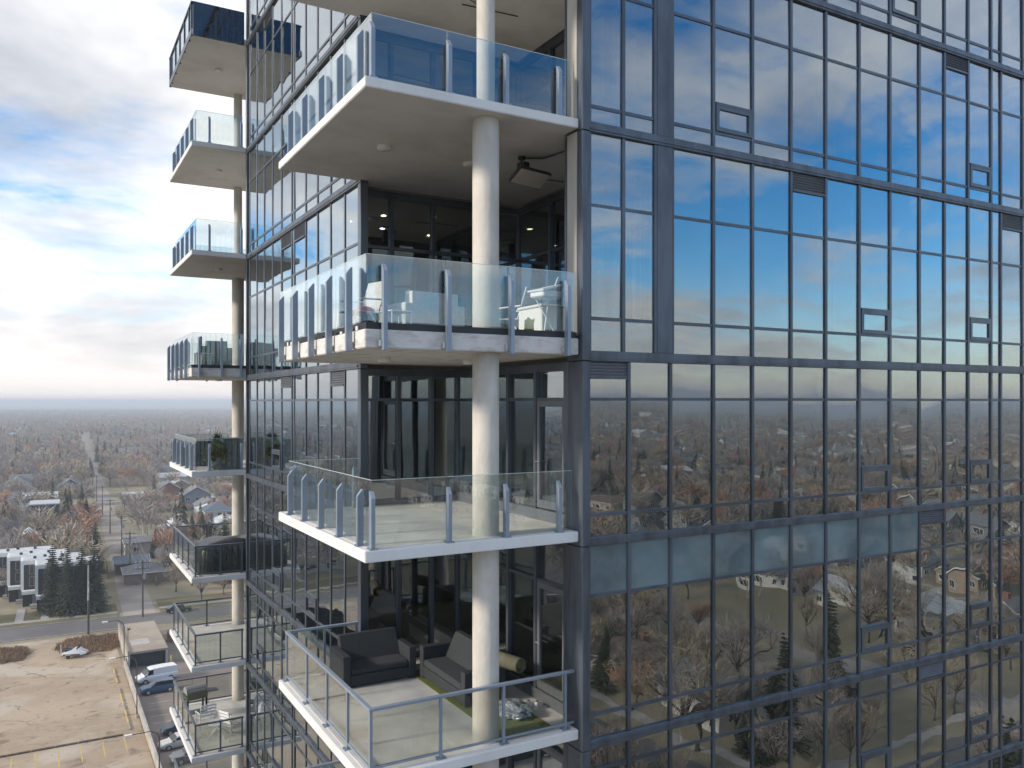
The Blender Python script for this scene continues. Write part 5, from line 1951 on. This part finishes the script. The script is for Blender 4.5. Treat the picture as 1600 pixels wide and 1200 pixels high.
# board fences along the alley
f_rng = random.Random(2)
for (tx, y0, y1, lb) in ((16.6, 200, 222, 'brown board fence along the alley beside the wooden garage'), (7.4, 213, 236, 'brown board fence along the alley behind the townhouses')):
    c = town(tx, (y0 + y1) / 2)
    fe = local_empty('board_fence', c, TH, lb, 'fence')
    n = int((y1 - y0) / 0.30)
    me0 = MB().box((-0.03, -0.13, 0.05), (0.03, 0.13, 1.75)).mesh()
    for k in range(n):
        yk = -(y1 - y0) / 2 + 0.3 * k
        link('board', me0, 'fence_wood', (0, yk, f_rng.uniform(-0.04, 0.04)), fe)
    for z in (0.4, 1.4):
        MB().box((0.031, -(y1 - y0) / 2, z), (0.09, (y1 - y0) / 2, z + 0.1)).build('rail', 'fence_wood', fe)

# ================================================================== FURNITURE ON THE BALCONIES
def sofa(loc, rz, w, label, m='charcoal_wicker', cm='charcoal_cushion', slant=0.22, d=0.82):
    """boxy sofa facing local -y"""
    e = local_empty('sofa', loc, rz, label, 'sofa')
    a = 0.15
    link('base', box_mesh(w - 2 * a, d - 0.02, 0.20, 0.012, m), m, (0, 0, 0.14), e)
    link('arm', box_mesh(a, d, 0.60, 0.015, m), m, (-w / 2 + a / 2, 0, 0.31), e)
    link('arm', box_mesh(a, d, 0.60, 0.015, m), m, (w / 2 - a / 2, 0, 0.31), e)
    link('seat_cushion', box_mesh(w - 2 * a - 0.01, d - 0.12, 0.13, 0.03, cm), cm, (0, -0.05, 0.305), e)
    bw = w - 2 * a - 0.01
    y0, y1 = d / 2 - 0.30, d / 2 - 0.01
    b = MB().add([(-bw / 2, y0 - 0.04, 0.37), (bw / 2, y0 - 0.04, 0.37), (bw / 2, y1, 0.37), (-bw / 2, y1, 0.37),
                  (-bw / 2, y0 - 0.04 + slant, 0.82), (bw / 2, y0 - 0.04 + slant, 0.82), (bw / 2, y1, 0.82), (-bw / 2, y1, 0.82)],
                 [(0, 3, 2, 1), (4, 5, 6, 7), (0, 1, 5, 4), (2, 3, 7, 6), (0, 4, 7, 3), (1, 2, 6, 5)])
    b.build('backrest', m, e)
    link('back_panel', box_mesh(w - 2 * a, 0.03, 0.36, 0.0, m), m, (0, d / 2 - 0.02, 0.42), e)
    for sx in (-1, 1):
        for sy in (-1, 1):
            link('foot', box_mesh(0.05, 0.05, 0.05, 0, 'black_plastic'), 'black_plastic', (sx * (w / 2 - 0.08), sy * (d / 2 - 0.08), 0.028), e)
    return e


Z6 = SLAB_TOP[6] + 0.007
tm = box('turf_mat', 'turf', (6.33, 11.42, Z6 + 0.001), (7.30, 15.2, Z6 + 0.018))
tag(tm, 'green artificial turf mat on the balcony floor beneath the angled sofa', 'mat')
sofa((5.60, 15.24, Z6), 0.0, 1.46, 'charcoal wicker sofa with its back to the recess glass on the turf balcony')
sofa((6.80, 13.84, Z6 + 0.018), -math.pi / 2, 1.95, 'charcoal wicker sofa with a rolled mat on its arm beside the concrete column')
ro = MB()
pts = []
for k in range(3 * 18):
    t = k / 18 * 2 * math.pi
    r = 0.05 + 0.085 * k / 54
    pts.append((r * math.cos(t), r * math.sin(t)))
vs = [(x, -0.45, z) for x, z in pts] + [(x, 0.45, z) for x, z in pts]
n = len(pts)
vs += [(x * 1.09, -0.45, z * 1.09) for x, z in pts] + [(x * 1.09, 0.45, z * 1.09) for x, z in pts]
fs = [(i, i + 1, i + 1 + n, i + n) for i in range(n - 1)] + [(2 * n + i, i + 3 * n, i + 1 + 3 * n, i + 1 + 2 * n) for i in range(n - 1)]
fs += [(i, 2 * n + i, 2 * n + i + 1, i + 1) for i in range(n - 1)]
re_ = local_empty('rolled_mat', (7.12, 12.80, Z6 + 0.62 + 0.16), 0.25, 'rolled up olive mat lying on the arm of the sofa by the column', 'mat')
ro.add(vs, fs).build('roll', 'turf_backing', re_, smooth=True)
MB().tube([(0, -0.44, 0), (0, 0.44, 0)], 0.052, 12).build('core', 'turf', re_)
# crumpled clear plastic bag and a pair of shoes
bg_ = bmesh.new()
bmesh.ops.create_icosphere(bg_, subdivisions=4, radius=1.0)
for v in bg_.verts:
    nn = mnoise.noise(v.co * 2.3) * 0.30 + mnoise.noise(v.co * 6) * 0.12
    v.co = v.co * (1 + nn)
    v.co.x *= 0.30
    v.co.y *= 0.36
    v.co.z = max(-0.6, v.co.z) * 0.13
me = bpy.data.meshes.new('bag')
bg_.to_mesh(me)
bg_.free()
mat('wrap_plastic', (0.30, 0.34, 0.39), 0.12, spec=0.8, var=0.3, scale=14, bump=0.8, bscale=26)
o = link('plastic_bag', me, 'wrap_plastic', (7.0, 12.25, Z6 + 0.018 + 0.079))
tag(o, 'crumpled shiny grey plastic bag lying on the turf mat behind the column', 'bag')
for k, (sx, sy, rz) in enumerate(((7.45, 12.42, 0.5), (7.56, 12.34, 0.75))):
    e = local_empty('shoe', (sx, sy, Z6), rz, 'white lace up sneaker of the pair beside the balcony door', 'shoe', 'pair of white sneakers by the door')
    loft([[(x, -w, 0.03), (x, w, 0.03), (x, w * 0.75, h), (x, -w * 0.75, h)] for x, w, h in ((-.14, .03, .11), (-.12, .038, .13), (-.05, .038, .125), (0.0, .042, .09), (.07, .046, .07), (.13, .035, .055), (.15, .015, .045))]).build('upper', 'white_metal', e)
    loft([[(x, -w, 0.0), (x, w, 0.0), (x, w, .03), (x, -w, .03)] for x, w in ((-.145, .032), (-.1, .042), (0, .043), (.08, .05), (.135, .038), (.158, .016))]).build('sole', 'white_plastic', e)
    MB().box((-0.09, -0.02, 0.125), (-0.03, 0.02, 0.132)).build('opening', 'black_plastic', e)

# ---- balcony with the stripped slab
Z4 = 1.137
sofa((6.10, 14.0, Z4), math.radians(188), 1.27, 'pale grey boxy armchair seen from behind on the balcony with stripped concrete edge', 'light_fabric', 'light_fabric', 0.1, 0.9)


def sling_chair(loc, rz, label, fabric):
    e = local_empty('sling_chair', loc, rz, label, 'chair')
    for s in (-1, 1):
        MB().tube([(s * 0.27, -0.28, 0), (s * 0.27, -0.22, 0.42), (s * 0.27, 0.22, 0.40), (s * 0.27, 0.42, 0.98)], 0.014, 8).build('side_frame', 'white_metal', e)
        MB().tube([(s * 0.27, 0.34, 0), (s * 0.27, 0.05, 0.41)], 0.014, 8).build('leg', 'white_metal', e)
        MB().tube([(s * 0.29, -0.2, 0.62), (s * 0.29, 0.30, 0.64)], 0.016, 8).build('arm', 'white_metal', e)
    vs, fs = [], []
    prof = [(-0.22, 0.43), (0.0, 0.39), (0.2, 0.40), (0.29, 0.6), (0.42, 0.99)]
    for x in (-0.26, 0.26):
        vs += [(x, y, z) for y, z in prof]
    vs += [(x, y + 0.008, z - 0.008) for x, y, z in vs]
    for i in range(4):
        fs += [(i, i + 1, i + 6, i + 5), (i + 10, i + 15, i + 16, i + 11)]
    MB().add(vs, fs).build('sling', fabric, e)
    return e


sling_chair((4.80, 13.8, Z4), math.radians(-75), 'light sling chair with metal frame at the outer corner of the stripped balcony', 'light_fabric')
sling_chair((7.85, 13.6, Z4), math.radians(205), 'grey sling chair standing right of the column on the stripped balcony', 'light_fabric')
t = local_empty('side_table', (5.15, 12.95, Z4), 0.2, 'small white metal side table between the sling chair and pale armchair', 'table')
link('top', box_mesh(0.42, 0.42, 0.02, 0.004, 'white_metal'), 'white_metal', (0, 0, 0.36), t)
for sx in (-1, 1):
    for sy in (-1, 1):
        MB().tube([(sx * 0.19, sy * 0.19, 0), (sx * 0.19, sy * 0.19, 0.35)], 0.011, 6).build('leg', 'white_metal', t)
b = local_empty('storage_box', (7.95, 12.65, Z4), 0, 'low white storage box with lifted lid edge at the end of the stripped balcony', 'box')
link('body', box_mesh(0.75, 0.8, 0.52, 0.02, 'white_plastic'), 'white_plastic', (0, 0, 0.262), b)
link('lid', box_mesh(0.78, 0.83, 0.05, 0.015, 'white_metal'), 'white_metal', (-0.01, 0, 0.548), b)
g = local_empty('folding_grill', (7.55, 12.05, Z4), 0.2, 'white tabletop grill on thin legs by the glass end of the stripped balcony', 'grill')
for sx in (-1, 1):
    MB().tube([(sx * 0.15, -0.1, 0), (-sx * 0.15, 0.1, 0.62)], 0.012, 6).build('leg', 'white_metal', g)
link('tray', box_mesh(0.46, 0.34, 0.12, 0.02, 'white_metal'), 'white_metal', (0, 0, 0.70), g)
MB().box((-0.26, -0.2, 0.0), (0.24, 0.2, 0.03), Matrix.Translation((0, 0, 0.80)) @ Matrix.Rotation(-0.25, 4, 'Y')).build('lid', 'white_metal', g)
MB().tube([(0.2, 0.0, 0.86), (0.27, 0, 1.0), (0.34, 0.05, 1.04)], 0.012, 6).build('handle', 'white_metal', g)
w = local_empty('watering_can', (6.95, 11.62, Z4), 0.6, 'small yellow watering can on the stripped balcony deck', 'watering can')
MB().lathe([(0, 0), (0.085, 0), (0.075, 0.2), (0.06, 0.21), (0, 0.21)], seg=14).build('body', 'yellow_plastic', w, smooth=True)
MB().tube([(0.07, 0, 0.05), (0.18, 0, 0.2), (0.2, 0, 0.24)], 0.014, 6).build('spout', 'yellow_plastic', w)
MB().tube([(-0.06, 0, 0.05), (-0.14, 0, 0.13), (-0.04, 0, 0.24), (0.05, 0, 0.21)], 0.012, 6).build('handle', 'yellow_plastic', w)
o = local_empty('throw_cushion', (4.90, 13.75, Z4 + 0.47), 0.4, 'small red cushion leaning on the light sling chair', 'cushion')
bm = bmesh.new()
bmesh.ops.create_icosphere(bm, subdivisions=3, radius=1)
for v in bm.verts:
    v.co = Vector((math.copysign(abs(v.co.x) ** 0.55, v.co.x) * 0.15, math.copysign(abs(v.co.y) ** 0.55, v.co.y) * 0.08, math.copysign(abs(v.co.z) ** 0.8, v.co.z) * 0.05))
me = bpy.data.meshes.new('cushion')
bm.to_mesh(me)
bm.free()
link('cover', me, 'red_fabric', (0, 0, 0), o)

# ---- far balconies (mirrored corner)
F4 = Z4
sofa((4.95, 28.2, F4), math.radians(180), 0.95, 'grey wicker armchair on the distant stripped balcony', 'sling_fabric', 'light_fabric', 0.1, 0.8)
t = local_empty('low_table', (4.45, 27.4, F4), 0, 'low pale table with dark box beside the distant wicker armchair', 'table')
link('top', box_mesh(0.5, 0.5, 0.03, 0.004, 'white_metal'), 'white_metal', (0, 0, 0.38), t)
for sx in (-1, 1):
    for sy in (-1, 1):
        link('leg', box_mesh(0.04, 0.04, 0.36, 0, 'white_metal'), 'white_metal', (sx * 0.2, sy * 0.2, 0.182), t)
o = local_empty('lantern', (4.45, 27.4, F4 + 0.396), 0, 'dark lantern standing on the low pale table', 'lantern')
link('body', box_mesh(0.26, 0.22, 0.22, 0.01, 'black_plastic'), 'black_plastic', (0, 0, 0.11), o)
MB().tube([(-0.06, 0, 0.22), (-0.06, 0, 0.52)], 0.04, 8).build('chimney', 'black_plastic', o)
F5 = SLAB_TOP[5] + 0.007
# clipped shrub in a pot, storage screens
pl_ = local_empty('potted_shrub', (4.80, 26.95, F5), 0, 'potted shrub with dry brown foliage behind the glass of a distant balcony', 'plant')
MB().lathe([(0, 0), (0.20, 0), (0.25, 0.26), (0.23, 0.28), (0, 0.26)], seg=16).build('pot', 'siding_grey', pl_, smooth=True)
nl = 1500
pp = RNG.normal(size=(nl, 3))
pp /= np.linalg.norm(pp, axis=1, keepdims=True)
rad = RNG.random((nl, 1)) ** 0.4
base = pp * rad * np.array([0.38, 0.38, 0.42]) + np.array([0, 0, 0.40])
link('foliage', tri_mesh(blades(nl, base, base + pp * 0.08 + np.array([0, 0, 0.04]), np.full(nl, 0.025))), 'dry_foliage', (0, 0, 0), pl_)
nl = 260
base = np.stack([RNG.normal(0, 0.05, nl), RNG.normal(0, 0.05, nl), RNG.uniform(0.74, 1.02, nl)], 1)
link('leader', tri_mesh(blades(nl, base, base + RNG.normal(0, 0.09, (nl, 3)) + np.array([0, 0, .05]), np.full(nl, 0.02))), 'green_foliage', (0, 0, 0), pl_)
s = local_empty('wicker_screen', (5.28, 27.1, F5), 0, 'upright dark wicker storage cabinet on a distant balcony beside the shrub', 'cabinet')
link('body', box_mesh(0.56, 0.5, 0.92, 0.015, 'cabinet_wicker'), 'cabinet_wicker', (0, 0, 0.47), s)
link('top', box_mesh(0.6, 0.54, 0.04, 0.01, 'cabinet_wicker'), 'cabinet_wicker', (0, 0, 0.952), s)
for sx in (-1, 1):
    link('door', box_mesh(0.25, 0.02, 0.82, 0.005, 'cabinet_wicker'), 'cabinet_wicker', (sx * 0.135, -0.262, 0.46), s)
sofa((4.75, 28.9, F5), math.radians(180), 1.25, 'dark wicker sofa behind the potted shrub on a distant balcony', 'charcoal_wicker', 'sling_fabric', 0.1, 0.8)
F6 = SLAB_TOP[6] + 0.007
vs, fs = [], []                              # tarp over a hot tub: pleated skirt and sloping top
cvr = local_empty('hot_tub_cover', (5.30, 27.75, F6), 0, 'bulky hot tub under a black tarp filling a distant balcony', 'hot tub')
seg = 64
for (zz_, k_) in ((0.0, 1.0), (0.35, 0.99), (0.68, 0.97), (0.80, 0.90), (0.93, 0.62), (0.98, 0.0)):
    for q in range(seg):
        a = 2 * math.pi * q / seg
        c_, s_ = math.cos(a), math.sin(a)
        x = math.copysign(abs(c_) ** 0.30, c_) * 1.0 * k_
        y = math.copysign(abs(s_) ** 0.30, s_) * 0.92 * k_
        f = 1 + (0.018 * math.sin(q * 2.4) + 0.02 * mnoise.noise(Vector((c_ * 4, s_ * 4, zz_ * 3)))) * (1 if zz_ < 0.8 else 0.4)
        vs.append((x * f, y * f, zz_ + (0.05 * mnoise.noise(Vector((x * 2, y * 2, 1.7))) if zz_ > 0.7 else 0)))
for r in range(5):
    for q in range(seg):
        q2 = (q + 1) % seg
        fs.append((r * seg + q, r * seg + q2, (r + 1) * seg + q2, (r + 1) * seg + q))
MB().add(vs, fs).build('tarp', 'tarp', cvr, smooth=True)
MB().tube([(-0.98, -0.93, 0.3), (0, -0.955, 0.28), (0.98, -0.93, 0.3)], 0.012, 6).build('strap', 'black_plastic', cvr)
F8 = SLAB_TOP[8] + 0.007
gr = local_empty('barbecue', (4.62, 29.9, F8), 0.15, 'green barbecue with grey lid on a lower distant balcony', 'barbecue')
for sx in (-1, 1):
    for sy in (-1, 1):
        link('leg', box_mesh(0.05, 0.05, 0.70, 0, 'black_plastic'), 'black_plastic', (sx * 0.31, sy * 0.19, 0.352), gr)
link('firebox', box_mesh(0.72, 0.46, 0.24, 0.04, 'grill_green'), 'grill_green', (0, 0, 0.80), gr)
MB().tube([(-0.34, 0, 0.92), (0.34, 0, 0.92)], 0.20, 16).build('lid', 'siding_grey', gr)
MB().tube([(-0.25, -0.22, 1.0), (0.25, -0.22, 1.0)], 0.015, 6).build('lid_handle', 'steel', gr)
link('shelf', box_mesh(0.36, 0.46, 0.03, 0.005, 'siding_grey'), 'siding_grey', (0.54, 0, 0.86), gr)
link('bottom_shelf', box_mesh(0.66, 0.38, 0.03, 0.0, 'black_plastic'), 'black_plastic', (0, 0, 0.2), gr)


def garden_chair(loc, rz, label):
    e = local_empty('garden_chair', loc, rz, label, 'chair', 'white garden chairs on the lower balcony')
    for sx in (-1, 1):
        MB().tube([(sx * 0.24, -0.24, 0), (sx * 0.24, -0.20, 0.43), (sx * 0.24, -0.2, 0.62), (sx * 0.24, 0.2, 0.63)], 0.02, 8).build('front_leg', 'white_metal', e)
        MB().tube([(sx * 0.24, 0.30, 0), (sx * 0.24, 0.2, 0.43), (sx * 0.24, 0.32, 0.92)], 0.02, 8).build('rear_leg', 'white_metal', e)
    for k in range(5):
        link('seat_slat', box_mesh(0.46, 0.07, 0.02, 0, 'white_metal'), 'white_metal', (0, -0.18 + 0.09 * k, 0.44), e)
    for k in range(4):
        link('back_slat', box_mesh(0.46, 0.02, 0.07, 0, 'white_metal'), 'white_metal', (0, 0.225 + 0.025 * k, 0.56 + 0.11 * k), e)
    return e


garden_chair((4.72, 28.6, F8), math.radians(190), 'white slatted garden chair on the lower balcony beside the barbecue')
garden_chair((5.35, 27.6, F8), math.radians(120), 'white slatted garden chair on the lower balcony beside the barbecue')
t = local_empty('garden_table', (5.0, 27.9, F8), 0.4, 'low white garden table with crossed legs on the lower balcony', 'table')
MB().lathe([(0, 0), (0.30, 0), (0.30, 0.025), (0, 0.025)], (0, 0, 0.42), 20).build('top', 'white_metal', t)
for a in range(4):
    q = a * math.pi / 2
    MB().tube([(0.36 * math.cos(q), 0.36 * math.sin(q), 0), (-0.12 * math.cos(q), -0.12 * math.sin(q), 0.42)], 0.016, 6).build('leg', 'white_metal', t)

# ------------------------------------------------------------------ haze
hz_lo, hz_hi = (-11200, -11200, GZ - 1.0), (11200, 11200, 15.8)
HAZE_DENSITY = 0.00036
hm = bpy.data.materials.new('haze_air')
hm.use_nodes = True
hn = hm.node_tree
hn.nodes.clear()
ho = hn.nodes.new('ShaderNodeOutputMaterial')
hv = hn.nodes.new('ShaderNodeVolumePrincipled')
hv.inputs['Color'].default_value = (0.80, 0.87, 0.96, 1)
hv.inputs['Density'].default_value = HAZE_DENSITY
hv.inputs['Anisotropy'].default_value = 0.0
hn.links.new(hv.outputs[0], ho.inputs['Volume'])
MATS['haze_air'] = hm
o = MB().box(hz_lo, hz_hi).build('haze', 'haze_air', None)
tag(o, 'pale even haze filling the air', 'haze', kind='stuff')
